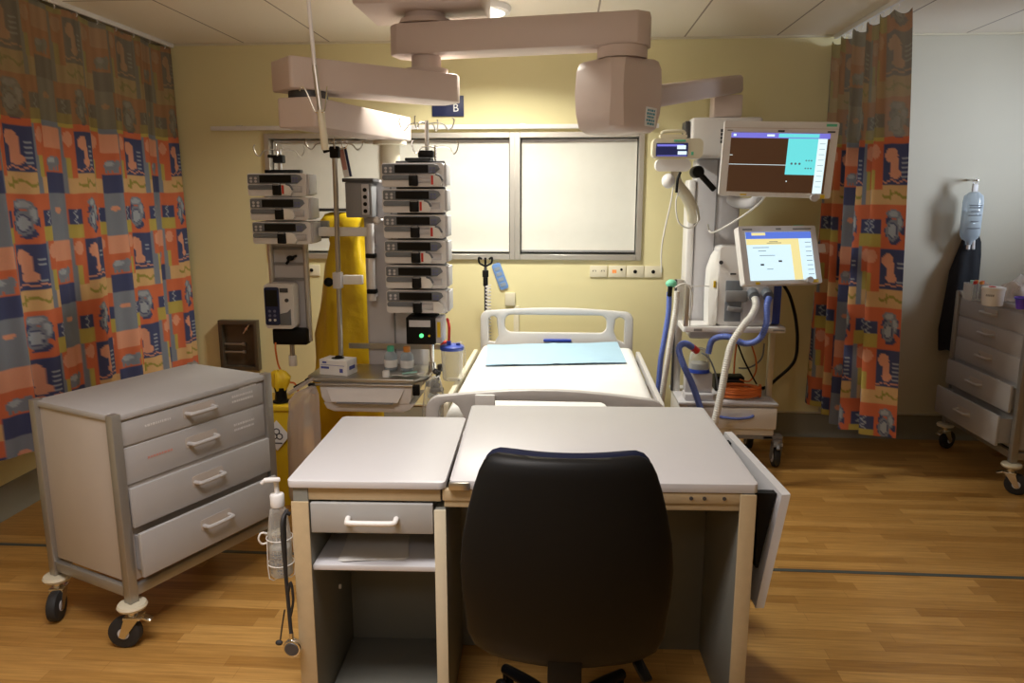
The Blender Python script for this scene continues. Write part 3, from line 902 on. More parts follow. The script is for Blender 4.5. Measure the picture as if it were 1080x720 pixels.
MB().box(-1.395, -1.112, 4.24, 4.27, 1.478, 1.528, .005).box(-1.395, -1.37, 4.271, 4.334, 1.478, 1.528, .004).build('support_arm', 'pure_white', t)
MB().box(-1.497, -1.368, 4.336, 4.375, 1.46, 1.56, .005).build('arm_bracket', 'mid_grey', t)
MB().tube(smooth_path([(-1.68, 4.24, .86), (-1.675, 4.22, .82), (-1.66, 4.22, .72), (-1.60, 4.2, .64), (-1.55, 4.18, .62), (-1.52, 4.2, .45)], 8), .0055, 8).build('power_cable', 'orange_cable', t)

t = thing('infusion_pump', 'grey and white infusion pump with a dark keypad clamped to the short rack', 'infusion pump', (-1.655, 4.30, .94))
MB().plate(rrect(-1.735, -1.562, .942, 1.205, .025), [], 4.245, 4.34, 'y', .01).build('body', 'white_plastic', t)
MB().plate(rrect(-1.729, -1.645, .965, 1.185, .012), [], 4.234, 4.246, 'y', .003).build('keypad_panel', 'navy', t)
MB().box(-1.722, -1.652, 4.232, 4.2345, 1.075, 1.17).build('screen', 'black_gloss', t)
for i in range(2):
    for j in range(3): MB().cyl((-1.702 + i * .03, 4.2315, .995 + j * .026), (-1.702 + i * .03, 4.2338, .995 + j * .026), .008, seg=12).build('key', 'key_blue' if j else 'label_white', t)
MB().plate([(-1.645, .965), (-1.58, .965), (-1.58, 1.06), (-1.60, 1.04), (-1.645, 1.03)], [], 4.236, 4.246, 'y', .003).build('door', 'slate_grey', t)
MB().cyl((-1.60, 4.236, 1.11), (-1.60, 4.2445, 1.11), .011).build('round_port', 'dark_grey', t)
MB().box(-1.64, -1.59, 4.238, 4.2445, 1.155, 1.18, .003).build('display_window', 'dark_grey', t)

# drip pole on the column side
t = thing('drip_pole', 'slim steel drip pole with wire hooks standing beside the yellow plastic', 'drip pole', (-1.255, 4.1, .80))
MB().cyl((-1.252, 4.1, .82), (-1.238, 4.1, 1.96), .0135).build('pole', 'steel', t)
MB().cyl((-1.252, 4.1, .79), (-1.252, 4.1, .822), .015).build('tip', 'dark_grey', t)
MB().box(-1.262, -1.212, 4.08, 4.122, 1.90, 1.962, .007).bar((-1.26, 4.1, 1.945), (-1.30, 4.1, 1.935), .016, .02, .004).build('pole_clamp', 'black', t)
q = MB(); hook_cross(q, (-1.237, 4.1, 1.975), .15, .022, n=2, ang=.3); q.cyl((-1.238, 4.1, 1.95), (-1.237, 4.1, 1.985), .008); q.build('hook_cross', 'steel', t)
MB().box(-1.225, -1.115, 4.10, 4.135, 1.222, 1.272, .004).build('side_arm', 'pure_white', t)
MB().box(-1.274, -1.226, 4.075, 4.125, 1.20, 1.29, .006).build('arm_clamp', 'column_grey', t)
MB().sph((-1.30, 4.09, 1.235), .026).cyl((-1.30, 4.09, 1.235), (-1.26, 4.1, 1.235), .008).build('clamp_knob', 'black', t)

t = thing('leaflet', 'narrow red and white leaflet leaning on top of the column box', 'leaflet', (-1.21, 4.2, 1.797))
q = MB().at(TR(-1.178, 4.165, 1.8049) @ RY(-.20) @ RX(-.12))
q.box(-.032, .0, -.008, .004, 0, .16).m(1).box(.0, .012, -.008, .004, 0, .16).m(2).box(-.028, -.004, -.0095, -.008, .04, .15)
q.build('folded_card', ['label_white', 'navy', 'red_print'], t)
MB().tube(smooth_path([(-1.205, 4.145, 1.955), (-1.21, 4.14, 1.985), (-1.19, 4.135, 2.0), (-1.175, 4.135, 1.975), (-1.195, 4.14, 1.95)], 6), .0018, 6).build('loop', 'chrome', t)

# ---- yellow plastic hanging behind the shelf
def bag(mb, cx, cy, levels, folds, seedp, n=40, amp=.12):
    rings = []
    for z, rx, ry, ox, oy in levels:
        ring = []
        for i in range(n):
            a = 2 * PI * i / n
            k = 1 + amp * math.sin(folds * a + seedp + z * 5) + amp * .5 * math.sin(folds * 1.7 * a + seedp * 2 - z * 9)
            ring.append((cx + ox + rx * k * math.cos(a), cy + oy + ry * k * math.sin(a), z + .006 * math.sin(5 * a + z * 30)))
        rings.append(ring)
    mb.loft(rings)
    return mb
t = thing('yellow_plastic_bag', 'long shiny yellow plastic bag hanging behind the steel shelf', 'plastic bag', (-1.33, 4.56, .32))
bag(MB(), -1.33, 4.6, [(.06, .17, .07, -.05, 0), (.12, .22, .10, -.05, 0), (.42, .22, .10, -.04, 0), (.60, .20, .095, -.03, 0), (.85, .185, .09, -.02, 0), (1.10, .165, .08, -.01, 0), (1.28, .145, .07, 0, 0),
                       (1.42, .115, .06, .01, 0), (1.50, .125, .055, .0, 0), (1.55, .155, .05, -.01, 0), (1.585, .135, .035, .0, 0), (1.60, .10, .015, .01, 0)], 5, .7).build('bag_body', 'gown', t, smooth=70)
MB().bar((-1.52, 4.6, 1.618), (-1.19, 4.6, 1.618), .05, .018, .004).build('hanger_bar', 'dark_grey', t)
MB().bar((-1.20, 4.6, 1.618), (-1.158, 4.53, 1.618), .02, .016).build('hanger_bracket', 'steel', t)

# ================================================================== EQUIPMENT SHELF on the pendant column
t = thing('tray_shelf', 'steel tray shelf with a cream drawer on the pendant column', 'shelf', (-1.05, 4.05, .55))
MB().prism([(-1.345, 3.90), (-.80, 3.90), (-.735, 4.0), (-.735, 4.27), (-1.40, 4.27), (-1.40, 3.96)], .712, .736, 'z', .004).build('shelf_top', 'steel', t)
MB().cyl((-1.375, 3.885, .705), (-.80, 3.885, .705), .007).build('front_rail', 'steel', t)
dr = MB().loft([[(-1.315, 3.895, .708), (-.81, 3.895, .708), (-.81, 4.24, .708), (-1.315, 4.24, .708)],
                [(-1.305, 3.895, .635), (-.815, 3.895, .635), (-.815, 4.24, .635), (-1.305, 4.24, .635)],
                [(-1.29, 3.905, .60), (-.83, 3.905, .60), (-.83, 4.24, .60), (-1.29, 4.24, .60)]]).build('drawer', 'white_plastic', t)
MB().loft([[(-1.275, 3.885, .715 - .03), (-.85, 3.885, .685), (-.85, 3.894, .685), (-1.275, 3.894, .685)],
           [(-1.245, 3.87, .615), (-.885, 3.87, .615), (-.885, 3.894, .615), (-1.245, 3.894, .615)]]).build('drawer_front', 'white_plastic', dr)
MB().loft([[(-1.30, 3.91, .598), (-.80, 3.91, .598), (-.80, 4.22, .598), (-1.30, 4.22, .598)], [(-1.285, 3.915, .565), (-.83, 3.915, .565), (-.83, 4.22, .565), (-1.285, 4.22, .565)], [(-1.25, 3.93, .545), (-.87, 3.93, .545), (-.87, 4.21, .545), (-1.25, 4.21, .545)]]).build('drawer_tub', 'white_plastic', t)
MB().box(-1.22, -.91, 3.868, 3.892, .604, .612, .002).build('finger_slot', 'mid_grey', dr)
for x in (-1.352, -.785):
    MB().box(x - .018, x + .018, 3.872, 3.90, .655, .712, .004).build('rail_clamp', 'black', t)
MB().bar((-1.41, 3.95, .70), (-1.47, 3.93, .67), .02, .02, .004).bar((-1.40, 3.93, .71), (-1.40, 4.2, .71), .015, .02).build('side_bar', 'black', t)
q = MB().bar((-.735, 3.95, .70), (-.70, 4.02, .70), .03, .03, .004).bar((-.715, 3.98, .64), (-.69, 4.0, .70), .03, .04, .006).cyl((-.72, 3.96, .66), (-.66, 4.0, .66), .013).cyl((-.70, 4.01, .69), (-.68, 4.01, .76), .012).sph((-.695, 3.98, .765), .016)
q.build('side_clamp', 'dark_grey', t)
MB().bar((-1.25, 4.262, .845), (-.70, 4.262, .845), .014, .03).build('back_rail', 'steel', t)
MB().box(-.71, -.66, 4.24, 4.28, .83, .88, .004).build('red_clip', 'red', t)
MB().bar((-1.0, 4.272, .66), (-1.0, 4.245, .66), .2, .05).build('bracket', 'steel', t)

t = thing('glove_box', 'white cardboard glove box with purple print on the steel shelf', 'glove box', (-1.245, 4.02, .737), math.radians(-14))
bx = MB().box(-.085, .085, -.055, .055, .0005, .085, .002).build('carton', 'label_white', t, True)
q = MB().lathe([(.001, .0856), (.034, .0862), (.036, .087)], (0, 0, 0), seg=20).at(Matrix.Identity(4)); q.build('opening', 'black', t, True)
MB().sph((.005, 0, .088), (.026, .016, .014)).build('glove', 'black', t, True)
MB().box(-.075, -.025, -.0565, -.0551, .035, .047).box(-.075, .07, -.0565, -.0551, .055, .057).box(.04, .06, -.0565, -.0551, .018, .04).box(-.065, -.04, -.0565, -.0551, .065, .075).box(.0855, .0862, -.03, .03, .03, .05).build('box_print', 'print_blue', t, True)

def bottle(x, y, z, label, capm, s=1.0):
    t = thing('saline_bottle', label, 'bottle', (x, y, z), group='bottles on the steel shelf')
    MB().lathe([(.034, 0.0005), (.037, .006), (.037, .075), (.033, .092), (.018, .104), (.015, .11)], (x, y, z), seg=20).build('bottle_body', 'clear_blue', t)
    MB().lathe([(.0375, .018), (.0378, .02), (.0378, .058), (.0375, .06)], (x, y, z), seg=20).build('paper_label', 'label_white', t)
    MB().lathe([(.019, .106), (.02, .11), (.02, .134), (.017, .137)], (x, y, z), seg=20).build('screw_cap', capm, t)
    return t
bottle(-.975, 4.13, .737, 'small clear bottle with a green cap on the steel shelf', 'green_plastic')
bottle(-.880, 4.12, .737, 'small clear bottle with an orange cap on the steel shelf', 'orange_plastic')
t = thing('syringe_packet', 'crumpled white and teal paper packet lying at the steel shelf edge', 'packet', (-.88, 3.98, .738))
MB().loft([[(-.94, 3.95, .742), (-.93, 3.975, .745)], [(-.90, 3.945, .748), (-.885, 3.985, .744)], [(-.85, 3.94, .742), (-.83, 4.0, .756)], [(-.80, 3.955, .752), (-.79, 4.005, .750)], [(-.765, 3.99, .748), (-.755, 4.03, .760)]], closed=False).build('paper', 'paper', t, smooth=0)
MB().at(TR(-.835, 3.965, .757) @ RZ(.35) @ RY(-.08)).box(-.04, .04, -.012, .012, 0, .006, .002).build('teal_wrapper', 'teal', t)
t = thing('white_stopper', 'small white plastic stopper on the steel shelf by the paper packet', 'stopper', (-.965, 3.955, .737))
MB().lathe([(.02, .0005), (.02, .03), (.017, .034)], (-.962, 3.955, .737), seg=18).build('stopper_shell', 'label_white', t)

# suction canister hung from the shelf
JX, JY, JZ = -.613, 4.05, .705
t = thing('suction_canister', 'clear suction jar with a blue lid and red hose beside the bed', 'suction jar', (JX, JY, JZ))
MB().lathe([(.05, JZ), (.055, JZ + .01), (.061, JZ + .165), (.063, JZ + .17)], (JX, JY, 0)).build('jar', 'clear', t)
MB().lathe([(.065, JZ + .169), (.067, JZ + .173), (.067, JZ + .188), (.05, JZ + .196), (.02, JZ + .198)], (JX, JY, 0)).cyl((JX - .015, JY - .015, JZ + .195), (JX - .015, JY - .015, JZ + .22), .012).cyl((JX + .035, JY - .01, JZ + .19), (JX + .035, JY - .01, JZ + .208), .012).build('lid', 'blue_plastic', t)
MB().tube(smooth_path([(JX - .015, JY - .015, JZ + .215), (JX - .013, JY - .01, JZ + .29), (JX - .022, JY + .01, JZ + .325), (JX - .030, JY + .04, JZ + .33), (JX - .034, JY + .08, JZ + .315)], 7), .008, 9).build('hose', 'red', t)
MB().tube(smooth_path([(JX + .035, JY - .01, JZ + .205), (JX + .055, JY - .02, JZ + .21), (JX + .073, JY - .02, JZ + .16), (JX + .072, JY - .02, JZ + .08), (JX + .060, JY - .03, JZ + .02)], 7), .005, 8).build('drain_tube', 'clear', t)
MB().bar((JX - .06, JY + .02, JZ + .06), (JX - .082, JY + .03, JZ + .06), .03, .04, .004).build('hanger', 'dark_grey', t)
t = thing('hanging_bag', 'crumpled clear plastic bag of tubing hung under the suction jar', 'plastic bag', (-.635, 3.93, .5))
bag(MB(), -.685, 3.86, [(.45, .04, .03, 0, 0), (.50, .052, .04, 0, 0), (.60, .055, .045, 0, 0), (.68, .05, .04, .0, 0), (.73, .04, .03, .0, 0), (.765, .02, .015, .01, .0)], 5, 1.3, 28, .16).build('bag_body', 'clear', t, smooth=70)
q = MB()
for k in range(3):
    q.tube(smooth_path([(-.685 + .028 * math.cos(a), 3.86 + .018 * math.sin(a), .56 + k * .05 + .01 * math.sin(3 * a)) for a in [i * PI / 4 for i in range(8)]], 4, True), .005, 7, True)
q.build('tubing', 'clear_blue', t)

# sharps bin, black cup and waste bag
t = thing('sharps_bin', 'yellow sharps bin with a white hazard label beside the drawer trolley', 'sharps bin', (-1.66, 3.98, 0))
MB().loft([[(-1.75, 3.9, .001), (-1.51, 3.9, .001), (-1.51, 4.1, .001), (-1.75, 4.1, .001)], [(-1.77, 3.87, .56), (-1.485, 3.87, .56), (-1.485, 4.12, .56), (-1.77, 4.12, .56)]]).build('bin_body', 'yellow_plastic', t)
MB().box(-1.79, -1.462, 3.85, 4.13, .561, .59, .006).build('lid', 'yellow_plastic', t)
q = MB().at(TR(-1.555, 3.8655, .42) @ RX(-.05)).prism([(-.075, 0), (0, -.085), (.072, 0), (0, .085)], -.004, -.001, 'y'); q.build('hazard_label', 'label_white', t)
q = MB().at(TR(-1.555, 3.861, .425) @ RX(-.05))
for k in range(3):
    a = PI / 2 + k * 2 * PI / 3
    q.tube([(.018 * math.cos(a) + .016 * math.cos(u), 0, .018 * math.sin(a) + .016 * math.sin(u)) for u in [i * PI / 6 for i in range(12)]], .0035, 6, True)
q.box(-.03, .03, -.002, .001, -.05, -.044).build('hazard_mark', 'print_dark', t)
t = thing('black_cup', 'black cup with crumpled yellow plastic on the sharps bin lid', 'cup', (-1.54, 3.94, .591))
MB().lathe([(.045, .5915), (.045, .60), (.034, .604), (.030, .64), (.034, .672), (.036, .676)], (-1.545, 3.93, 0)).build('cup_body', 'black', t)
bag(MB(), -1.545, 3.93, [(.664, .03, .03, 0, 0), (.69, .045, .04, .0, 0), (.725, .05, .042, .006, 0), (.755, .035, .03, -.005, 0), (.768, .012, .01, -.01, 0)], 5, .3, 24, .16).build('yellow_plastic', 'yellow_plastic', t, smooth=50)
t = thing('waste_bag', 'translucent grey waste bag hanging from the steel shelf clamp', 'plastic bag', (-1.43, 3.88, .2))
bag(MB(), -1.365, 3.75, [(.05, .06, .04, 0, 0), (.12, .085, .05, 0, 0), (.35, .088, .055, 0, 0), (.52, .084, .05, .005, 0), (.60, .078, .045, .01, 0), (.65, .08, .04, .012, .0), (.69, .062, .03, .03, .0), (.725, .02, .012, .06, .0)], 6, .4, 34, .10).build('bag_body', 'clear_bag', t, smooth=70)
MB().tube(smooth_path([(-1.43, 3.75, .69), (-1.39, 3.74, .715), (-1.34, 3.76, .745), (-1.31, 3.79, .76)], 6), .010, 8).build('knotted_neck', 'clear_bag', t)

# ---------- measuring helpers: where the sight line through a photo point meets a height or a depth
_c, _s, _cp, _sp = math.cos(YAW), math.sin(YAW), math.cos(PITCH), math.sin(PITCH)
def _ray(px, py):
    u, v = (px - 540) / FPX, (360 - py) / FPX
    return (-_s * _cp + u * _c - v * _s * _sp, _c * _cp + u * _s + v * _c * _sp, -_sp + v * _cp)
def PZ(px, py, z):
    r = _ray(px, py); t = (z - EYE) / r[2]; return Vector((r[0] * t, r[1] * t, z))
def PY(px, py, y):
    r = _ray(px, py); t = y / r[1]; return Vector((r[0] * t, y, EYE + r[2] * t))

t = thing('hanging_rod', 'thin white rod with wire hooks hanging from the ceiling beside the pendant arm', 'drip rod', PY(326, 0, 3.2))
r0, r1, r2, r3 = PY(329, 40, 3.2), PY(332, 72, 3.2), PY(338, 116, 3.2), PY(343, 158, 3.2)
top = r0 + (r0 - r1) * ((CEIL - .002 - r0.z) / (r0.z - r1.z))
MB().tube([top, r1], .0085, 12).build('rod', 'white_plastic', t)
MB().tube([r1 + (r0 - r1) * .1, r2 + (r3 - r2) * .15], .0115, 12).build('sleeve', 'aluminium', t)
MB().tube([r2, r3], .0155, 14).build('grip', 'cream_plastic', t)
MB().cyl((top.x, top.y, CEIL - .02), (top.x, top.y, CEIL - .001), .03).build('ceiling_rose', 'white_plastic', t)
for pts in (((335, 118), (332, 117), (326, 103), (321, 93), (318, 92), (316, 96)), ((339, 118), (342, 117), (344, 104), (345, 91))):
    MB().tube(smooth_path([PY(x, y, 3.175) for x, y in pts], 5), .0032, 8).build('wire_hook', 'chrome', t)

# ================================================================== BED
t = thing('hospital_bed', 'hospital bed with grey end boards and a white sheet under the window', 'bed', (-.08, 4.2, 0))
def board_outline(x0, x1, zb, zt, crown, r, n=10):
    P = [(x0, zb), (x1, zb)]
    for i in range(n + 1):
        a = PI / 2 * i / n; P.append((x1 - r + r * math.cos(a), zt - crown - r + r * math.sin(a)))
    for i in range(1, 9):
        u = i / 9; P.append((x1 - r + (x0 + r - x1 + r) * u, zt - crown + crown * math.sin(PI * u)))
    for i in range(n + 1):
        a = PI / 2 + PI / 2 * i / n; P.append((x0 + r + r * math.cos(a), zt - crown - r + r * math.sin(a)))
    return P
hb = MB().plate(board_outline(-.575, .465, .52, .955, .022, .06),
                [rrect(-.405, .285, .785, .905, .045), [(-.515, .72), (-.475, .715), (-.45, .76), (-.462, .88), (-.48, .895), (-.50, .89), (-.515, .875)],
                 [(.405, .72), (.405, .875), (.39, .89), (.37, .895), (.345, .88), (.335, .80), (.36, .74)]], 5.09, 5.13, 'y', .012)
hbo = hb.build('headboard', 'bed_plastic', t)
MB().box(-.14, .05, 5.055, 5.089, .725, .745, .006).build('blue_handle', 'blue_plastic', hbo)
fb = MB().plate(board_outline(-.625, .455, .42, .852, .035, .075),
                [[(-.562, .64), (-.45, .64), (-.452, .72), (-.475, .765), (-.50, .785), (-.53, .785), (-.555, .765), (-.562, .74)],
                 rrect(-.40, .20, .64, .797, .04),
                 [(.26, .64), (.385, .64), (.385, .735), (.372, .76), (.345, .772), (.31, .772), (.275, .75), (.262, .72)]], 3.285, 3.33, 'y', .014)
fbo = fb.build('footboard', 'bed_plastic', t)
MB().box(-.395, -.305, 3.262, 3.284, .765, .83, .006).build('control_box', 'label_white', fbo)
# mattress under a fitted sheet: rounded slab, softly creased
def mattress():
    rings = []
    x0, x1, z0, z1, r = -.555, .455, .585, .722, .055
    for k in range(41):
        y = 3.40 + (4.99 - 3.40) * k / 40
        e = min(1, min(k, 40 - k) / 2.0)
        sq = .05 * (1 - math.sqrt(max(0, 1 - (1 - e) ** 2)))
        ring = []
        for (px, pz) in rrect(x0, x1, z0, z1, r, 6):
            dz = .003 * math.sin(9 * px + 5 * y) + .002 * math.sin(23 * y - 7 * px) if pz > .7 else 0
            ring.append((px, y, min(pz, z1 - sq) + dz if pz > .66 else pz))
        rings.append(ring)
    return MB().loft(rings)
mattress().build('mattress', 'sheet', t, smooth=60)
MB().box(-.50, .40, 3.42, 4.98, .49, .583, .01).build('deck', 'mid_grey', t)
MB().bar((-.40, 3.45, .42), (-.40, 4.95, .42), .05, .07).bar((.30, 3.45, .42), (.30, 4.95, .42), .05, .07).bar((-.42, 3.7, .36), (.32, 3.7, .36), .05, .06).bar((-.42, 4.7, .36), (.32, 4.7, .36), .05, .06).box(-.12, .02, 3.7, 4.7, .28, .36, .01).box(-.42, .32, 3.5, 3.56, .18, .26).box(-.42, .32, 4.84, 4.90, .18, .26).bar((-.05, 3.53, .22), (-.05, 4.87, .22), .08, .06).build('base_frame', 'bed_plastic', t)
for x in (-.40, .30):
    for y in (3.53, 4.87):
        cs = MB().cyl((x, y, .12), (x, y, .19), .025).bar((x - .025, y, .13), (x - .025, y, .06), .01, .05).bar((x + .025, y, .13), (x + .025, y, .06), .01, .05).build('caster', 'mid_grey', t)
        MB().cyl((x - .018, y, .0635), (x + .018, y, .0635), .0625, b=.008).build('wheel', 'rubber', cs)
    MB().bar((x, 3.55, .25), (x, 3.72, .40), .03, .04).bar((x, 4.85, .25), (x, 4.68, .40), .03, .04).build('lift_arm', 'mid_grey', t)
for sx, x in ((-1, -.583), (1, .483)):
    for y0, y1 in ((3.62, 4.93),):
        MB().plate(rrect(y0, y1, .46, .70, .03), [rrect(y0 + .07, y0 + .58, .59, .655, .025), rrect(y0 + .70, y1 - .07, .59, .655, .025)], x - .012, x + .012, 'x', .007).build('side_rail', 'ivory' if sx < 0 else 'bed_plastic', t)
    MB().bar((x * .985, 3.9, .45), (x * .985 - sx * .08, 3.9, .50), .04, .02).bar((x * .985, 4.6, .45), (x * .985 - sx * .08, 4.6, .50), .04, .02).build('rail_hinge', 'mid_grey', t)

t = thing('absorbent_pad', 'pale blue absorbent pad spread across the head of the bed', 'pad', (-.03, 4.6, .725))
c00, c10, c11, c01 = PZ(512, 386, .727), PZ(661, 383, .727), PZ(651, 361.5, .727), PZ(514, 364.5, .727)
rings = []
for k in range(13):
    v = k / 12; row = []
    for i in range(25):
        u = i / 24
        p = (c00 * (1 - u) + c10 * u) * (1 - v) + (c01 * (1 - u) + c11 * u) * v
        p.z = .7335 + .0015 * math.sin(11 * u + 3 * v) + .001 * math.sin(20 * u * v + 2) + (.004 * math.exp(-((u - .5) / .015) ** 2))
        row.append(p)
    rings.append([tuple(p) for p in row] + [(p.x, p.y, p.z - .0012) for p in reversed(row)])
MB().loft(rings).build('pad_sheet', 'pad_blue', t, smooth=60)

t = thing('drip_pole', 'black pole with a coiled cord standing at the head of the bed', 'drip pole', (-.60, 5.17, .5))
MB().cyl((-.545, 5.182, .50), (-.545, 5.182, 1.22), .0105).build('pole', 'dark_grey', t)
MB().cyl((-.545, 5.182, 1.15), (-.545, 5.182, 1.20), .022, b=.006).cyl((-.545, 5.182, 1.09), (-.545, 5.182, 1.15), .017, b=.004).build('collar', 'black', t)
q = MB()
for s in (-1, 1):
    q.tube(smooth_path([(-.545, 5.182, 1.225), (-.545 + s * .02, 5.182, 1.235), (-.545 + s * .042, 5.182, 1.25), (-.545 + s * .045, 5.182, 1.285), (-.545 + s * .025, 5.182, 1.275)], 5), .007, 8)
q.cyl((-.545, 5.182, 1.21), (-.545, 5.182, 1.285), .008).build('top_hook', 'black', t)
N_ = 17
MB().tube([(-.524 + .018 * math.cos(2 * PI * i / 8), 5.160 + .012 * math.sin(2 * PI * i / 8), 1.10 - .40 * i / (8 * N_)) for i in range(8 * N_ + 1)], .0032, 6).build('coiled_cord', 'column_grey', t)
MB().bar((-.545, 5.20, .51), (-.545, 5.138, .50), .03, .03).build('bed_socket', 'mid_grey', t)

# ================================================================== VENTILATOR ON ITS TROLLEY
t = thing('ventilator_trolley', 'white trolley with a blue drawer handle carrying the ventilator', 'trolley', (1.05, 4.88, 0))
MB().box(.735, 1.325, 4.685, 5.10, .215, .408, .008).build('cabinet', 'white_plastic', t)
MB().box(.722, 1.338, 4.662, 5.11, .409, .430, .006).build('cabinet_top', 'column_grey', t)
dw = MB().box(.79, 1.332, 4.664, 4.684, .262, .400, .006).build('drawer', 'white_plastic', t)
MB().tube(smooth_path([(.965, 4.66, .352), (.985, 4.645, .345), (1.05, 4.637, .338), (1.10, 4.637, .338), (1.165, 4.645, .345), (1.185, 4.66, .352)], 6), .0085, 9).build('drawer_handle', 'blue_tube', dw)
MB().box(.735, 1.325, 4.69, 5.10, .19, .214, .004).build('plinth', 'mid_grey', t)
for x, y in ((.80, 4.74), (1.355, 4.70), (.80, 5.05), (1.27, 5.05)):
    cs = MB().cyl((x, y, .15), (x, y, .19), .03).prism([(y - .025, .17), (y + .03, .17), (y + .05, .06), (y + .03, .045), (y + .01, .06)], x - .03, x - .024, 'x').prism([(y - .025, .17), (y + .03, .17), (y + .05, .06), (y + .03, .045), (y + .01, .06)], x + .024, x + .03, 'x').box(x - .03, x + .03, y - .03, y + .035, .145, .172, .006).bar((x, y - .02, .155), (x - .01, y - .07, .145), .02, .012, .004).build('caster', 'mid_grey', t)
    wh = MB().cyl((x - .02, y + .03, .0665), (x + .02, y + .03, .0665), .066, b=.01, seg=28).build('wheel', 'rubber', cs)
    MB().cyl((x - .0225, y + .03, .0665), (x + .0225, y + .03, .0665), .038, b=.003).build('wheel_hub', 'column_grey', cs)
MB().box(1.26, 1.385, 4.69, 4.76, .188, .2145, .006).build('outrigger', 'mid_grey', t)
for x in (1.32,):
    MB().box(x - .018, x + .018, 4.83, 4.87, .431, .872, .004).build('post', 'aluminium', t)
MB().box(.725, .768, 4.94, 4.99, .431, 1.17, .003).build('post', 'aluminium', t)
MB().box(.712, .7245, 4.945, 4.985, .431, 1.17, .002).build('post_strip', 'dark_grey', t)
MB().plate(rrect(.735, 1.36, 4.69, 4.945, .02), [], .873, .906, 'z', .005).build('top_shelf', 'white_plastic', t)
MB().box(.80, .85, 4.6875, 4.6895, .88, .895).box(1.28, 1.35, 4.6875, 4.6895, .884, .895).build('shelf_lettering', 'mid_grey', t)
MB().box(.7365, .7665, 4.694, 4.72, .908, 1.165, .003).build('corner_post', 'aluminium', t)
MB().tube(smooth_path([(.78, 4.72, .908), (.78, 4.72, 1.14), (.785, 4.72, 1.155), (.875, 4.725, 1.155), (.885, 4.725, 1.15)], 4), .004, 6).build('wire_rail', 'white_plastic', t)

t = thing('ventilator', 'white ventilator with two hose ports and a tilted touchscreen', 'ventilator', (1.1, 4.8, .907))
MB().prism(rrect(.945, 1.285, .907, 1.40, .03), 4.745, 4.935, 'y', .012, 3).build('housing', 'white_plastic', t)
MB().loft([[(.90, 4.77, .908), (.944, 4.742, .908), (.944, 4.93, .908), (.90, 4.93, .908)], [(.895, 4.775, 1.1), (.944, 4.74, 1.1), (.944, 4.93, 1.1), (.895, 4.93, 1.1)],
           [(.90, 4.78, 1.25), (.944, 4.75, 1.27), (.944, 4.93, 1.27), (.90, 4.93, 1.25)], [(.925, 4.80, 1.33), (.944, 4.78, 1.36), (.944, 4.93, 1.36), (.925, 4.93, 1.33)]]).build('side_cheek', 'pure_white', t)
MB().box(.918, .93, 4.745, 4.762, 1.145, 1.185).build('yellow_sticker', 'yellow_plastic', t)
MB().box(.99, 1.09, 4.730, 4.744, .935, 1.19, .005).build('valve_panel', 'slate_grey', t)
MB().box(.985, 1.12, 4.705, 4.7295, 1.06, 1.13, .01).bar((1.0, 4.71, 1.02), (1.09, 4.71, 1.01), .02, .03, .006).build('valve_block', 'mid_grey', t)
MB().box(1.10, 1.28, 4.735, 4.744, .93, 1.16, .004).build('port_panel', 'column_grey', t)
MB().cyl((1.15, 4.67, 1.10), (1.15, 4.734, 1.12), .033, b=.005).build('port', 'slate_grey', t)
MB().cyl((1.235, 4.67, 1.10), (1.235, 4.734, 1.12), .033, b=.005).build('port', 'slate_grey', t)
MB().box(1.2855, 1.345, 4.78, 4.93, .91, 1.17, .012).build('side_unit', 'blue_plastic', t)
for x, z in ((.955, 1.30), (1.07, 1.30), (1.08, 1.36)): MB().cyl((x, 4.738, z), (x, 4.744, z), .012).build('stud', 'dark_grey', t)
MB().box(1.015, 1.05, 4.741, 4.7445, 1.225, 1.235).build('badge', 'dark_grey', t)
def screen_panel(root, mtx, w, h, d, fr, bezel, extras):
    """monitor built flat facing -y about its centre, then swung by mtx"""
    pass
def mon_matrix(c, yaw, tilt, roll): return TR(*c) @ RZ(yaw) @ RX(tilt) @ RY(roll)
MX = mon_matrix((1.232, 4.50, 1.362), math.radians(17), math.radians(-19), 0) @ Matrix.Scale(1.09, 4, (1, 0, 0))
dp = MB().at(MX).plate(rrect(-.228, .228, -.172, .172, .012), [], -.02, .03, 'y', .006).build('display', 'white_plastic', t)
q = MB().at(MX).box(-.192, .192, -.0225, -.0205, -.148, .135)
q.m(1).box(-.192, .192, -.0235, -.0224, .095, .135).m(2).box(-.192, .115, -.0235, -.0224, .060, .095).box(.065, .115, -.0235, -.0224, -.148, .060)
q.m(3).box(.1155, .192, -.0235, -.0224, -.148, .095).m(2).box(-.158, -.078, -.0243, -.0234, .115, .131)
q.m(4)
for zz, xa, xb in ((.042, -.16, -.065), (.022, -.13, -.085), (-.005, -.125, -.035), (-.085, -.09, -.055), (.076, -.06, -.01), (.068, -.075, .01)): q.box(xa, xb, -.0243, -.0233, zz, zz + .003)
q.m(5).box(-.125, -.105, -.0243, -.0233, -.062, -.052).box(-.018, .002, -.0243, -.0233, -.043, -.033)
q.m(4)
for k in range(8): q.box(.15, .185, -.0243, -.0234, .07 - k * .027, .073 - k * .027)
q.build('screen', ['scr_pale', 'scr_blue', 'scr_yellow', 'scr_pale', 'scr_grey', 'dark_grey'], dp)
MB().at(MX).cyl((.145, -.045, -.155), (.145, -.02, -.155), .018).build('dial', 'column_grey', dp)
MB().at(MX).box(.165, .205, -.026, -.0205, -.168, -.148, .002).box(-.165, -.14, -.024, -.0205, -.172, -.157, .002).build('yellow_sticker', 'yellow_plastic', dp)
MB().at(MX).box(.11, .17, -.005, .02, .1725, .18, .002).build('alarm_light', 'green_plastic', dp)
MB().at(MX).box(.2285, .285, -.005, .012, .015, .065, .003).build('side_clip', 'pendant', dp)
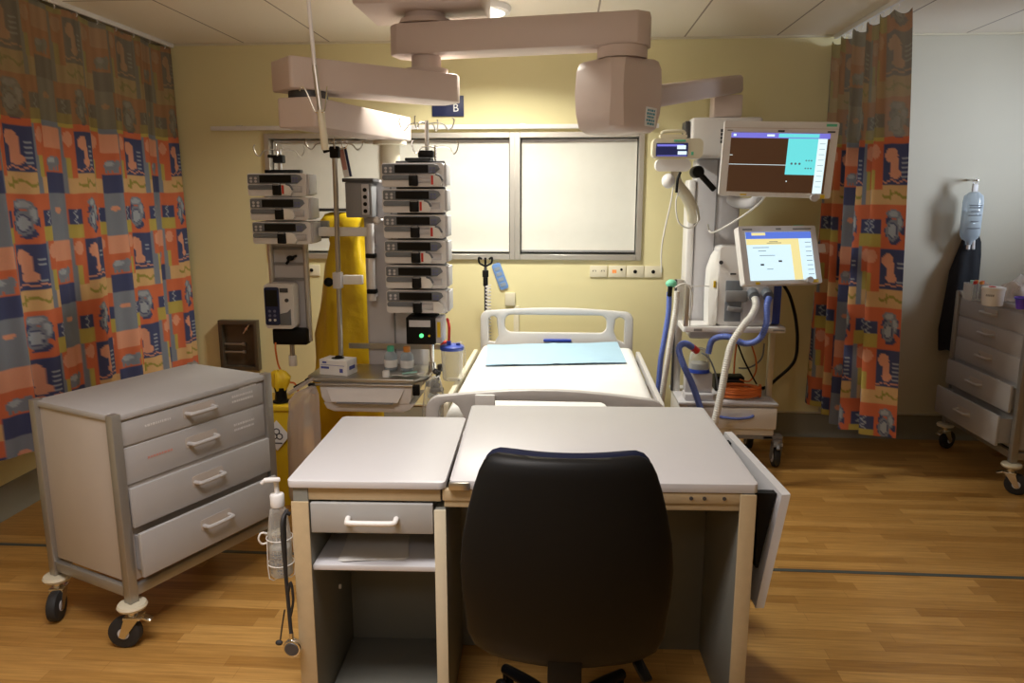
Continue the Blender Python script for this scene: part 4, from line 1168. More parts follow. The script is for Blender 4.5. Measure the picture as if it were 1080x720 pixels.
MB().at(MX).box(-.205, -.15, -.0215, -.0204, .148, .156).box(.09, .20, -.0215, -.0204, .148, .156).box(-.01, .02, -.0215, -.0204, .148, .158).build('bezel_lettering', 'mid_grey', dp)
MB().bar((1.19, 4.54, 1.36), (1.18, 4.75, 1.34), .10, .09, .01).build('display_arm', 'column_grey', t)

def corr(name, label, pts, r, m, group=None, n=10, ripple=.09, pitch=.0135, seg=12):
    t = thing(name, label, 'hose', pts[0], group=group)
    MB().tube(smooth_path(pts, n), r, seg, ripple=ripple, pitch=pitch).build('corrugated_tube', m, t, smooth=80)
    return t
HG = 'breathing hoses of the ventilator'
wz = [(1.15, 4.655, 1.095), (1.15, 4.62, 1.05), (1.115, 4.58, .99)] + [tuple(PY(x, y, d)) for x, y, d in ((785, 342, 4.52), (772, 362, 4.48), (766, 385, 4.45), (761, 412, 4.42), (755, 440, 4.40), (750, 462, 4.40))]
t = corr('breathing_hose', 'thick white breathing hose curving down from the ventilator port', wz, .021, 'white_tube', HG)
wz = [(1.235, 4.655, 1.095)] + [tuple(PY(x, y, d)) for x, y, d in ((809, 322, 4.62), (808, 342, 4.60), (800, 358, 4.60), (785, 362, 4.64), (768, 355, 4.66), (752, 358, 4.70), (747, 372, 4.72))]
t = corr('breathing_hose', 'blue breathing hose looping under the ventilator shelf', wz, .019, 'blue_tube', HG)
wz = [tuple(PY(x, y, d)) for x, y, d in ((730, 366, 4.56), (722, 362, 4.52), (716, 368, 4.50), (721, 385, 4.48), (730, 405, 4.48), (737, 425, 4.50), (741, 440, 4.52), (744, 452, 4.54))]
t = corr('breathing_hose', 'blue breathing hose with a red tip bending over the humidifier', wz, .019, 'blue_tube', HG)
MB().cyl(tuple(PY(730, 366, 4.56)), tuple(PY(735, 370, 4.59)), .021).build('red_tip', 'red', t)
wz = [tuple(PY(x, y, 4.62)) for x, y in ((706, 308), (705, 330), (701, 355), (697, 378), (695, 400), (693, 425))]
t = corr('breathing_hose', 'straight blue hose hanging from the green connector beside the bed', wz, .016, 'blue_tube', HG)
MB().sph(tuple(PY(708, 299, 4.62)), (.034, .03, .026)).build('green_connector', 'mint', t)
MB().cyl(tuple(PY(707, 302, 4.60)), tuple(PY(706, 312, 4.61)), .014).build('cuff', 'black', t)
wz = [tuple(PY(x, y, 4.49)) for x, y in ((714, 307), (713, 325), (708, 355), (704, 380), (700, 405), (697, 428))]
t = corr('breathing_hose', 'white hose hanging beside the straight blue hose next to the bed', wz, .017, 'white_tube', HG)
MB().tube(smooth_path([tuple(PY(x, y, 4.50)) for x, y in ((712, 303), (722, 299), (729, 306), (730, 320), (727, 336))], 6), .005, 8).build('thin_line', 'white_tube', t)
gp = [tuple(PY(x, y, 5.0)) for x, y in ((826, 300), (833, 312), (839, 335), (841, 360), (837, 382))] + [(1.40, 5.0, .50), (1.345, 5.0, .452), (1.29, 5.0, .4425)]
t = thing('gas_hose', 'thick black gas hose looping beside the patterned curtain', 'hose', (1.4, 4.9, .4))
MB().tube(smooth_path(gp, 8), .0105, 10).build('hose_tube', 'black', t)

# things on the trolley's lower deck
t = thing('humidifier', 'grey humidifier with a clear dome and blue ring under the ventilator', 'humidifier', (.86, 4.78, .431))
MB().box(.765, .945, 4.70, 4.82, .4315, .475, .008).box(.77, .94, 4.74, 4.82, .4755, .60, .008).build('heater_base', 'column_grey', t)
MB().cyl((.86, 4.765 + .02, .601), (.86, 4.785, .625), .068, .066).build('ring', 'blue_plastic', t)
MB().lathe([(.066, .6255), (.066, .68), (.058, .72), (.035, .75), (.015, .757)], (.86, 4.785, 0)).build('water_dome', 'clear', t)
MB().cyl((.86, 4.785, .6265), (.86, 4.785, .66), .061).build('water', 'clear_smoke', t)
t = thing('black_box', 'small flat black box behind the humidifier', 'power box', (1.08, 5.0, .431))
MB().box(1.0, 1.19, 4.95, 5.06, .4315, .53, .008).build('box_shell', 'black', t)
MB().box(1.02, 1.17, 4.946, 4.9495, .50, .51).build('seam', 'dark_grey', t)
t = thing('coiled_hose', 'coiled orange hose lying on the trolley under the ventilator', 'hose', (1.13, 4.80, .431))
q = MB()
pts = []
for i in range(0, 105):
    a = i * 2 * PI / 26; pts.append((1.13 + (.125 - .004 * (i % 7) / 7) * math.cos(a), 4.80 + .075 * math.sin(a), .443 + i * .00062 + .004 * math.sin(a * 1.3)))
q.tube(pts, .0105, 9)
q.build('hose_loops', 'orange_cable', t)
for pts, m, nm, lab in (
    ([(778, 362, 4.90), (784, 378, 4.88), (792, 394, 4.86), (798, 405, 4.84)], 'black', 'cable', 'black cable slanting down under the ventilator shelf'),
    ([(792, 362, 4.93), (797, 378, 4.92), (797, 392, 4.92), (790, 402, 4.92), (780, 400, 4.93)], 'orange_cable', 'cable', 'orange cable bowing out beside the rear trolley post'),
    ([(777, 362, 4.94), (775, 378, 4.94), (774, 394, 4.94)], 'orange_cable', 'cable', 'straight orange cable hanging above the small black box'),
    ([(740, 372, 4.68), (748, 378, 4.66), (755, 395, 4.655), (757, 410, 4.652)], 'slate_grey', 'cable', 'dark grey cable dropping in front of the humidifier dome'),
    ([(806, 362, 4.95), (804, 376, 4.95), (797, 384, 4.95), (788, 388, 4.95), (779, 388, 4.95)], 'slate_grey', 'cable', 'thin grey cable crossing behind the orange cables')):
    t = thing(nm, lab, 'cable', tuple(PY(*pts[0])), group='cables under the ventilator shelf')
    MB().tube(smooth_path([tuple(PY(*p)) for p in pts], 7), .0055, 8).build('cable_line', m, t)

# patient monitor on the column, small module beside it
t = thing('patient_monitor', 'large patient monitor with a brown trace screen and cyan numbers', 'monitor', (1.17, 4.45, 1.9))
MX = mon_matrix((1.175, 4.45, 1.900), math.radians(-6), math.radians(6), math.radians(1.6))
MB().at(MX).plate(rrect(-.302, .302, -.205, .205, .012), [], -.02, .05, 'y', .006).build('casing', 'white_plastic', t)
q = MB().at(MX).box(-.262, .262, -.0225, -.0205, -.178, .145)
q.m(1).box(-.262, .262, -.0236, -.0224, .117, .145)
q.m(2).box(.045, .202, -.0236, -.0224, -.078, .117).box(-.008, .205, -.0245, -.0235, .122, .142)
q.m(3).box(.202, .250, -.0236, -.0224, -.178, .117).box(-.262, .045, -.0236, -.0224, -.028, -.0255).box(-.262, -.245, -.0236, -.0224, .022, .025).box(.055, .06, -.0236, -.0224, -.118, -.112).box(-.25, -.235, -.0245, -.0235, .126, .138).box(-.07, -.03, -.0245, -.0235, .126, .137)
q.m(4)
for k in range(3): q.cyl((.075 + k * .021, -.025, -.018), (.075 + k * .021, -.0235, -.018), .0065, seg=6)
for zz in (.0, -.042):
    for k in range(3): q.cyl((.151 + k * .014, -.025, zz), (.151 + k * .014, -.0235, zz), .0042, seg=6)
for k in range(9): q.box(.212, .242, -.0245, -.0235, .09 - k * .029, .092 - k * .029)
q.build('screen', ['scr_brown', 'scr_violet', 'scr_cyan', 'scr_white', 'scr_grey'], t)
MB().at(MX).box(-.30, .30, -.0218, -.0204, .168, .171).build('bezel_seam', 'pendant', t)
MB().at(MX).box(.235, .29, -.0225, -.0204, .182, .196, .001, 1).build('alarm_light', 'green_plastic', t)
MB().at(MX).box(-.015, .02, -.0215, -.0204, .150, .160).box(.245, .285, -.0215, -.0204, .150, .158).box(-.285, -.255, -.0215, -.0204, .154, .158).build('bezel_lettering', 'print_dark', t)
MB().at(MX).cyl((.215, -.05, -.20), (.215, -.02, -.20), .021).build('dial', 'column_grey', t)
MB().at(MX).box(.248, .272, -.024, -.0204, -.206, -.184, .001, 1).box(-.185, -.15, -.0225, -.0204, -.198, -.190).build('yellow_sticker', 'yellow_plastic', t)
MB().at(MX).box(-.255, -.20, -.0225, -.0204, -.20, -.188).build('asset_label', 'label_white', t)
MB().tube(smooth_path([(1.15, 4.51, 1.82), (1.13, 4.60, 1.72), (1.12, 4.72, 1.66), (1.06, 4.85, 1.66), (1.03, 4.918, 1.68)], 7), .033, 12).build('support_arm', 'column_grey', t)
MB().tube(smooth_path([(1.16, 4.50, 1.76), (1.12, 4.56, 1.66), (1.0, 4.66, 1.55), (.90, 4.78, 1.48), (.90, 4.94, 1.52)], 7), .006, 8).build('signal_cable', 'white_tube', t)
MB().cyl((1.16, 4.50, 1.86), (1.155, 4.53, 1.86), .06).build('mount', 'column_grey', t)

t = thing('monitor_module', 'small monitor module with a violet display on a jointed white arm', 'monitor module', (.66, 4.75, 1.9))
MXm = mon_matrix((.655, 4.72, 1.975), math.radians(3), math.radians(2), 0)
MB().at(MXm).plate(rrect(-.145, .155, -.055, .062, .03), [], -.01, .06, 'y', .012).build('module_body', 'cream_plastic', t)
q = MB().at(MXm).box(-.125, .065, -.0135, -.0105, -.042, .035, .001, 1).m(1).box(-.118, .04, -.0146, -.0134, .016, .028).box(-.118, .06, -.0146, -.0134, -.040, -.036).m(2).box(.0, .052, -.0152, -.0134, .0, .022).box(.005, .058, -.0146, -.0134, -.032, -.012)
q.build('screen', ['scr_dark', 'scr_violet', 'scr_white'], t)
MB().at(MXm).box(-.02, .05, -.0125, -.0105, .042, .054, .001, 1).box(.085, .10, -.0125, -.0105, -.035, -.015, .001, 1).build('indicator', 'green_plastic', t)
MB().at(MXm).plate(rrect(-.12, .09, -.13, -.058, .03), [], .0, .055, 'y', .01).build('lower_block', 'white_plastic', t)
MB().at(MXm).plate(rrect(-.10, .06, .064, .085, .008), [], .0, .05, 'y', .004).tube(smooth_path([(-.09, .02, .086), (-.07, .02, .102), (.03, .02, .104), (.05, .02, .086)], 5), .01, 8).build('carry_handle', 'cream_plastic', t)
MB().tube(smooth_path([(.66, 4.76, 1.85), (.67, 4.77, 1.78), (.735, 4.80, 1.70), (.78, 4.83, 1.62), (.80, 4.885, 1.56)], 8), lambda u: .030 + .012 * u, 12).build('swing_arm', 'cream_plastic', t)
MB().sph((.615, 4.74, 1.79), (.04, .045, .045)).build('arm_joint', 'white_plastic', t)
MB().tube(smooth_path([(.68, 4.70, 1.84), (.665, 4.69, 1.80), (.66, 4.69, 1.72)], 5), .008, 8).build('dark_cable', 'black', t)
MB().tube(smooth_path([(.64, 4.70, 1.75), (.63, 4.70, 1.66), (.60, 4.70, 1.50), (.585, 4.70, 1.38), (.59, 4.70, 1.24)], 7), .0045, 8).build('white_cable', 'white_tube', t)
MB().tube(smooth_path([(.68, 4.70, 1.74), (.66, 4.70, 1.66), (.68, 4.70, 1.55), (.74, 4.71, 1.51), (.80, 4.74, 1.54), (.80, 4.8, 1.62)], 7), .0045, 8).build('white_cable', 'white_tube', t)

# ================================================================== DRAWER TROLLEYS
def make_cart(label, loc, rz, L, DP, H, drawers, side_m, wr=.062, marks=False):
    t = thing('drawer_trolley', label, 'drawer trolley', loc, rz)
    hx, hy = L / 2, DP / 2
    zb = .185
    MB().box(-hx + .02, hx - .02, -hy + .02, hy - .02, zb + .075, H - .03, .003).build('body', side_m, t, True)
    MB().box(-hx + .012, hx - .012, -hy + .006, hy - .006, H - .029, H - .004, .006).build('top_board', 'cart_paint', t, True)
    for sx in (-1, 1):
        for sy in (-1, 1):
            x, y = sx * (hx - .018), sy * (hy - .018)
            MB().box(x - .019, x + .019, y - .019, y + .019, zb, H, .004).build('corner_post', 'cart_post', t, True)
            MB().lathe([(.024, zb - .030), (.05, zb - .024), (.055, zb - .014), (.05, zb - .004), (.02, zb - .0005)], (x, y, 0)).build('bumper', 'cream_plastic', t, True)
            a = (.5, 2.2, -.6, 1.0)[(sx + 1) + (sy + 1) // 2]
            cs = MB().at(TR(x, y, 0) @ RZ(a))
            cs.cyl((0, 0, zb - .055), (0, 0, zb - .031), .018)
            cs.box(-.028, .028, -.035, .03, zb - .066, zb - .054, .003)
            for s in (-1, 1):
                cs.prism([(-.03, zb - .06), (.025, zb - .06), (.052, .05), (.03, .045)], s * .024 - .002, s * .024 + .002, 'x')
            cs.bar((0, -.035, zb - .06), (0, -.07, zb - .075), .035, .008, .002)
            cs = cs.build('caster', 'chrome', t, True)
            wb = MB().at(TR(x, y, 0) @ RZ(a))
            wb.cyl((-.019, .035, wr + .0005), (.019, .035, wr + .0005), wr, b=.008, seg=28)
            wb.build('wheel', 'rubber', cs, True)
            MB().at(TR(x, y, 0) @ RZ(a)).cyl((-.0215, .035, wr), (.0215, .035, wr), .022, seg=16).build('hub', 'column_grey', cs, True)
    q = MB()
    for s in (-1, 1):
        q.box(-hx + .036, hx - .036, s * (hy - .018) - .012, s * (hy - .018) + .012, zb + .02, zb + .062, .003)
        q.box(s * (hx - .018) - .012, s * (hx - .018) + .012, -hy + .036, hy - .036, zb + .02, zb + .062, .003)
    q.build('base_rail', 'cart_post', t, True)
    for k, (z0, z1, ext) in enumerate(drawers):
        yf = -hy + .012 - ext
        d = MB()
        d.box(-hx + .042, hx - .042, yf, yf + .018, z0, z1, .004)
        if ext > .005:
            d.box(-hx + .055, -hx + .067, yf + .018, -hy + .06 , z0 + .02, z1 - .02).box(hx - .067, hx - .055, yf + .018, -hy + .06, z0 + .02, z1 - .02).box(-hx + .06, hx - .06, yf + .018, -hy + .06, z0 + .012, z0 + .02)
        dd = d.build('drawer', 'cart_paint', t, True)
        zc = (z0 + z1) / 2 + .01
        MB().tube(smooth_path([(-.065, yf + .001, zc), (-.062, yf - .022, zc), (-.05, yf - .034, zc), (.05, yf - .034, zc), (.062, yf - .022, zc), (.065, yf + .001, zc)], 4), .0085, 9).build('handle', 'handle_grey', dd, True)
        MB().plate(rrect(-.078, .078, zc - .02, zc + .026, .01), [], yf - .002, yf - .0002, 'y').build('handle_plate', 'cart_side', dd, True)
        if marks and k < 2:
            for (x0, zz, n, mm) in ((-.25, zc - .0, 1, 'label_white' if k == 0 else 'red_print'), (.17, zc + .012, 2, 'label_white')):
                lb = MB()
                for r in range(n):
                    x = x0
                    while x < x0 + .11:
                        l = random.uniform(.004, .012)
                        lb.box(x, min(x + l, x0 + .115), yf - .0012, yf - .0002, zz - .006 - r * .022, zz + .003 - r * .022); x += l + .0035
                lb.build('tape_lettering', 'mark_pale' if mm == 'label_white' else mm, dd, True)
            if k == 0:
                lb = MB(); x = .21
                while x < .30:
                    l = random.uniform(.004, .012); lb.box(x, x + l, yf - .0012, yf - .0002, zc + .034, zc + .042); x += l + .0035
                lb.build('tape_lettering', 'mark_pale', dd, True)
    return t
make_cart('grey four-drawer trolley on casters in front of the spread-out curtain', (-1.697, 2.977, 0), math.radians(66.2), .775, .505, .925,
          [(.795, .888, 0), (.645, .788, 0), (.478, .634, .02), (.285, .462, .05)], 'cart_side', marks=True)
rc = make_cart('tall grey five-drawer trolley in the dim corner under the hanging bottle', (2.83, 4.765, 0), math.radians(-90), .82, .50, 1.09,
          [(.935, 1.045, 0), (.80, .925, 0), (.645, .79, .0), (.475, .635, .04), (.275, .455, .09)], 'cart_paint')

# items on the tall trolley
zt = 1.0865
p = PZ(1029, 316, zt)
t = thing('clear_box', 'clear plastic box of red-capped tubes on the tall trolley', 'plastic box', p)
MB().plate(rrect(p.x - .055, p.x + .055, p.y - .06, p.y + .06, .015), [rrect(p.x - .05, p.x + .05, p.y - .055, p.y + .055, .012)], zt + .0005, zt + .10, 'z').box(p.x - .05, p.x + .05, p.y - .055, p.y + .055, zt + .001, zt + .004).build('box_shell', 'clear', t)
for k in range(5):
    a = k * 1.25
    x, y = p.x + .028 * math.cos(a), p.y + .03 * math.sin(a)
    v = MB().cyl((x, y, zt + .005), (x, y, zt + .095), .009).build('tube', ('clear_blue', 'navy', 'label_white', 'clear_blue', 'dark_grey')[k], t)
    MB().cyl((x, y, zt + .096), (x, y, zt + .115), .011).build('tube_cap', ('red', 'orange_plastic', 'teal', 'red', 'orange_plastic')[k], v)
p = PZ(1046, 322, zt)
t = thing('white_tub', 'white tub with a red mark on its lid on the tall trolley', 'tub', p)
MB().lathe([(.05, zt + .0005), (.053, zt + .004), (.058, zt + .085), (.058, zt + .09)], (p.x, p.y, 0)).build('tub_body', 'label_white', t)
MB().lathe([(.06, zt + .0905), (.061, zt + .094), (.06, zt + .105), (.05, zt + .108)], (p.x, p.y, 0)).build('lid', 'pure_white', t)
MB().cyl((p.x - .02, p.y - .02, zt + .1085), (p.x - .02, p.y - .02, zt + .1125), .018).build('lid_mark', 'red', t)
q = MB()
for k in range(5): q.at(TR(p.x, p.y, zt + .062) @ RZ(math.radians(-62 + k * 9 ))).box(-.003, .003, -.0575, -.0562, -.006, .006)
q.build('tub_lettering', 'mid_grey', t)
p = PZ(1064, 319, zt)
p.x += .03; p.y += .03
t = thing('clear_bag', 'crumpled clear plastic bag behind the purple cup', 'plastic bag', p)
bag(MB(), p.x, p.y, [(zt + .0075, .05, .05, 0, 0), (zt + .03, .06, .07, 0, 0), (zt + .07, .055, .065, 0, 0), (zt + .10, .045, .06, 0, 0), (zt + .118, .015, .02, 0, 0)], 5, 2.0, 28, .14).build('bag_body', 'clear_bag', t, smooth=60)
p = PZ(1072, 326, zt)
p.x += .02
t = thing('purple_cup', 'small purple plastic cup near the trolley edge', 'cup', p)
MB().lathe([(.018, zt + .0005), (.022, zt + .004), (.03, zt + .06), (.034, zt + .064), (.034, zt + .07), (.028, zt + .068), (.024, zt + .03), (.01, zt + .01)], (p.x, p.y, 0)).build('cup_body', 'purple', t)
MB().lathe([(.036, zt + .058), (.038, zt + .061), (.036, zt + .064)], (p.x, p.y, 0)).build('rim', 'blue_plastic', t)
p = PZ(1078, 312, zt)
t = thing('white_pouch', 'pale pouch lying at the back of the tall trolley top', 'pouch', p)
bag(MB(), p.x, p.y, [(zt + .0075, .05, .06, 0, 0), (zt + .04, .07, .08, 0, 0), (zt + .09, .06, .06, 0, 0), (zt + .13, .025, .03, 0, 0)], 4, 1.0, 24, .12).build('pouch_body', 'label_white', t, smooth=60)

# bottle and dark jacket hanging on the wall
t = thing('irrigation_bottle', 'clear hanging bottle with grey print on the pale wall', 'bottle', (2.70, D - .06, 1.40))
bx_, by_ = 2.685, D - .105
MB().loft([[(bx_ + rx * math.cos(2 * PI * i / 24), by_ + ry * math.sin(2 * PI * i / 24), z) for i in range(24)] for z, rx, ry in
           ((1.38, .018, .016), (1.40, .022, .018), (1.425, .055, .034), (1.45, .064, .04), (1.66, .066, .042), (1.70, .06, .038), (1.725, .03, .02))]).build('bottle_body', 'clear_blue', t)
MB().loft([[(bx_ + rx * math.cos(2 * PI * i / 24), by_ + ry * math.sin(2 * PI * i / 24), z) for i in range(24)] for z, rx, ry in ((1.452, .058, .035), (1.60, .058, .036))]).build('liquid', 'clear', t)
q = MB()
for z, wd in ((1.64, .09), (1.625, .08), (1.60, .06), (1.575, .085), (1.535, .05), (1.49, .09)): q.tube([(bx_ + .068 * math.sin(a), by_ - .0435 * math.cos(a), z) for a in [(-.5 + k / 6) * wd / .07 for k in range(7)]], .0035, 5)
q.build('bottle_lettering', 'slate_grey', t)
MB().box(bx_ - .016, bx_ + .016, by_ - .012, by_ + .012, 1.726, 1.775, .004).tube([(bx_ + .015 * math.cos(2 * PI * i / 14), by_, 1.79 + .017 * math.sin(2 * PI * i / 14)) for i in range(14)], .004, 7, True).build('hanger_loop', 'label_white', t)
MB().cyl((bx_, by_, 1.35), (bx_, by_, 1.38), .012).cyl((bx_ + .035, by_, 1.35), (bx_ + .03, by_, 1.41), .009).build('port', 'label_white', t)
MB().bar((bx_, D - .001, 1.805), (bx_, by_ - .02, 1.80), .02, .014, .003).build('wall_hook', 'chrome', t)
t = thing('hanging_jacket', 'dark navy garment hanging on the wall beneath the clear bottle', 'garment', (2.68, D - .1, .70))
bag(MB(), 2.72, D - .085, [(.66, .09, .06, -.05, 0), (.80, .105, .065, -.04, 0), (1.0, .105, .062, -.03, 0), (1.2, .09, .055, -.02, .01), (1.30, .075, .035, .0, .035), (1.40, .06, .025, .01, .045), (1.46, .04, .02, .01, .05), (1.50, .01, .01, 0.01, .055)], 5, .9, 36, .10).build('cloth_body', 'jacket', t, smooth=70)
MB().bar((2.73, D - .001, 1.515), (2.73, D - .05, 1.515), .018, .018, .004).build('wall_hook', 'chrome', t)

# ================================================================== DESK
DX, DY = -.847, 2.153
t = thing('nurse_desk', 'white-topped nurse desk with one drawer and an open shelf before the bed', 'desk', (DX, DY, 0), math.radians(2.0))
HT = .846
MB().plate(rrect(0, .490, 0, .695, .02), [], HT - .022, HT, 'z', .008).build('fixed_top', 'desk_white', t, True)
MB().at(TR(.503, .008, HT - .024) @ RX(math.radians(1.0))).plate(rrect(0, .938, 0, .80, .016), [], 0, .028, 'z', .006).build('tilting_top', 'desk_white', t, True)
MB().box(.502, .565, -.006, .007, HT - .022, HT + .002, .002).build('lip_catch', 'steel', t, True)
MB().box(.018, .475, .011, .033, HT - .065, HT - .024, .002).box(.48, 1.395, .011, .033, HT - .062, HT - .026, .002).build('front_rail', 'desk_wood', t, True)
MB().box(.485, 1.395, .016, .036, HT - .085, HT - .063, .002).build('lower_lath', 'desk_wood', t, True)
for x in (1.24, 1.28, 1.34): MB().cyl((x, .0105, HT - .043), (x, .008, HT - .043), .006, seg=12).build('rail_screw', 'dark_grey', t, True)
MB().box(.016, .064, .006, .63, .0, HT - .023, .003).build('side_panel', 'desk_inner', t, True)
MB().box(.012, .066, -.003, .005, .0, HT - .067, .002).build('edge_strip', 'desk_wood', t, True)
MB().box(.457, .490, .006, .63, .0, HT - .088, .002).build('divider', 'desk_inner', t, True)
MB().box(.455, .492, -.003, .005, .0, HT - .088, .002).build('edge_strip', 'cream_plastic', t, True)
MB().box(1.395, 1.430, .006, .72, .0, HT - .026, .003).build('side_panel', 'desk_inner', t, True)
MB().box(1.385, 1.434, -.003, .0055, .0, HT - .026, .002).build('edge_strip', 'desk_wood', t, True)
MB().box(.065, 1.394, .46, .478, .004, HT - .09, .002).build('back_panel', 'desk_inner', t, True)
dw = MB().box(.070, .451, .002, .02, HT - .170, HT - .072, .003).box(.078, .444, .021, .44, HT - .165, HT - .15).build('drawer', 'desk_grey', t, True)
zc = HT - .122
MB().tube(smooth_path([(.188, .001, zc + .003), (.190, -.02, zc), (.204, -.029, zc - .001), (.322, -.029, zc - .001), (.336, -.02, zc), (.338, .001, zc + .003)], 4), .0088, 10).build('drawer_handle', 'pure_white', dw, True)
MB().box(.066, .455, .012, .458, .545, .563, .002).build('shelf', 'desk_white', t, True)
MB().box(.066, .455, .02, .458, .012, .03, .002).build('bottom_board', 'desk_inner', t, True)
for z in (.50, .33): MB().cyl((.0645, .30, z), (.072, .30, z), .008, seg=12).build('shelf_peg', 'pure_white', t, True)
# hinged side flap hanging down with its black brackets
def flap_x(y): return .668 - .045 * (y - 2.25) / .6
MB().loft([[(flap_x(y) + a, y, .81), (flap_x(y) + a + .026, y, .812), (flap_x(y) - .056 + a + .026, y, .432), (flap_x(y) - .056 + a, y, .430)] for y, a in ((2.235, 0), (2.255, .002), (2.84, .002), (2.86, 0))]).build('side_flap', 'desk_white', t)
MB().loft([[(flap_x(y) - .006, y, .785), (flap_x(y) - .002, y, .80), (flap_x(y) - .060, y, .80), (flap_x(y) - .052, y, .55), (flap_x(y) - .044, y, .55)] for y in (2.27, 2.30)]).build('flap_bracket', 'black', t)
MB().loft([[(flap_x(y) - .006, y, .785), (flap_x(y) - .002, y, .80), (flap_x(y) - .030, y, .80), (flap_x(y) - .040, y, .58), (flap_x(y) - .034, y, .58)] for y in (2.76, 2.79)]).build('flap_bracket', 'black', t)
t = thing('paper_sheets', 'white paper sheets lying on the open shelf of the desk', 'paper', (DX + .235, DY + .19, .564), math.radians(5))
q = MB()
for k in range(3): q.at(RZ(.05 * k)).box(-.11, .10, -.14, .12, .0008 + k * .0015, .002 + k * .0015)
q.build('sheets', 'paper', t, True)

# pump bottle in a wire bracket and stethoscope on the desk's side
bx_, by_ = -.938, 2.30
t = thing('hand_gel_bottle', 'clear pump bottle with a white pump in a wire holder on the desk side', 'pump bottle', (bx_, by_, .45))
MB().lathe([(.033, .455), (.038, .461), (.038, .585), (.035, .625), (.030, .665), (.026, .688), (.018, .698)], (bx_, by_, 0)).build('bottle_body', 'clear', t)
MB().cyl((bx_, by_, .460), (bx_, by_, .555), .035).build('gel', 'clear', t)
q = MB()
for r in range(7):
    for k in range(6):
        a = -PI / 2 - .6 + k * .22
        if random.random() < .7: q.bar((bx_ + .0385 * math.cos(a), by_ + .0385 * math.sin(a), .475 + r * .011), (bx_ + .0385 * math.cos(a + .13), by_ + .0385 * math.sin(a + .13), .475 + r * .011), .0012, .004)
q.build('bottle_lettering', 'slate_grey', t)
pm = MB().lathe([(.022, .699), (.023, .702), (.023, .738), (.020, .742), (.008, .743), (.008, .785)], (bx_, by_, 0)).build('pump', 'label_white', t)
MB().bar((bx_ + .016, by_ - .004, .793), (bx_ - .032, by_ - .025, .797), .022, .013, .005).bar((bx_ - .028, by_ - .023, .797), (bx_ - .04, by_ - .028, .785), .011, .011, .003).build('nozzle', 'label_white', pm)
q = MB()
for z in (.50, .59): q.tube([(bx_ + .0425 * math.cos(2 * PI * i / 24), by_ + .0425 * math.sin(2 * PI * i / 24), z) for i in range(24)], .0018, 6, True)
for a in (0.2, 2.2, 3.9): q.tube(smooth_path([(bx_ + .0425 * math.cos(a), by_ + .0425 * math.sin(a), .59), (bx_ + .0425 * math.cos(a), by_ + .0425 * math.sin(a), .453), (bx_, by_, .4495)], 3), .0018, 6)
q.tube(smooth_path([(bx_ - .042, by_, .60), (bx_ - .058, by_ - .01, .605), (bx_ - .066, by_ - .015, .587), (bx_ - .058, by_ - .01, .567), (bx_ - .042, by_, .567)], 4), .0032, 6)
q.box(bx_ + .043, -.838, by_ + .005, by_ + .02, .575, .60, .002)
q.build('wire_holder', 'white_tube', t)

SX, SY = -.855, 2.140
t = thing('stethoscope', 'black stethoscope hanging down the side of the desk', 'stethoscope', (SX, SY, .28))
q = MB()
q.tube(smooth_path([(SX + .008, SY + .03, .73), (SX - .004, SY + .02, .735), (SX - .008, SY, .70), (SX - .006, SY, .57), (SX - .004, SY, .49), (SX, SY - .003, .39), (SX + .004, SY - .008, .335)], 7), .0062, 9)
q.tube(smooth_path([(SX - .002, SY + .045, .735), (SX - .010, SY + .04, .73), (SX - .012, SY + .03, .68), (SX - .010, SY + .015, .55), (SX - .005, SY + .002, .475)], 7), .0055, 9)
q.tube(smooth_path([(SX - .003, SY, .47), (SX + .012, SY - .008, .52), (SX + .016, SY - .006, .46), (SX + .003, SY - .002, .40)], 5), .0042, 8)
q.build('rubber_tubing', 'rubber', t)
MB().cyl((SX + .008, SY - .002, .298), (SX + .008, SY - .024, .298), .029, b=.005).cyl((SX + .006, SY - .012, .322), (SX + .004, SY - .008, .345), .0075).build('chest_piece', 'chrome', t)
MB().cyl((SX + .008, SY - .0245, .298), (SX + .008, SY - .027, .298), .023, .021).build('diaphragm', 'dark_grey', t)
MB().tube(smooth_path([(SX - .016, SY, .42), (SX - .028, SY, .36), (SX - .036, SY, .315)], 4), .0025, 6).sph((SX - .041, SY, .304), (.012, .008, .009)).build('ear_tube', 'rubber', t)

# ================================================================== OFFICE CHAIR
KX = .012
t = thing('office_chair', 'black office chair with a tall padded back pushed up to the desk', 'office chair', (KX, 2.08, 0))
ROWS = [(.542, .170), (.552, .205), (.578, .232), (.625, .248), (.69, .250), (.75, .257), (.82, .259), (.89, .253), (.96, .240), (1.02, .225), (1.06, .212), (1.084, .200), (1.096, .188), (1.102, .170)]
def back_pad(dy, grow, thick, zs=0.0):
    rings = []
    n = 22
    last = len(ROWS) - 1
    for k, (z, hw) in enumerate(ROWS):
        hw = hw * grow
        yb = 1.672 + .045 * ((z - .82) / .27) ** 2 * (.5 if z > .82 else 1.1) - .02 * (z - .82) + dy
        th = thick if 1 < k < last - 1 else (thick * .75 if 0 < k < last else thick * .45)
        ring = []
        for i in range(n):
            u = -1 + 2 * i / (n - 1); uu = math.sin(u * PI / 2)
            ring.append((KX + hw * uu, yb + .04 * uu * uu - th * math.sqrt(max(0, 1 - uu ** 6)), .82 + (z - .82) * (1 - zs)))
        for i in range(n - 2):
            u = 1 - 2 * (i + 1) / (n - 1); uu = math.sin(u * PI / 2)
            ring.append((KX + hw * uu, yb + .04 * uu * uu + th * math.sqrt(max(0, 1 - uu ** 6)), .82 + (z - .82) * (1 - zs)))
        rings.append(ring)
    return MB().loft(rings)
back_pad(0, 1.0, .022).build('back_shell', 'black', t, smooth=60)
back_pad(.042, .985, .026, .006).build('back_cushion', 'navy_fabric', t, smooth=60)
rings = []
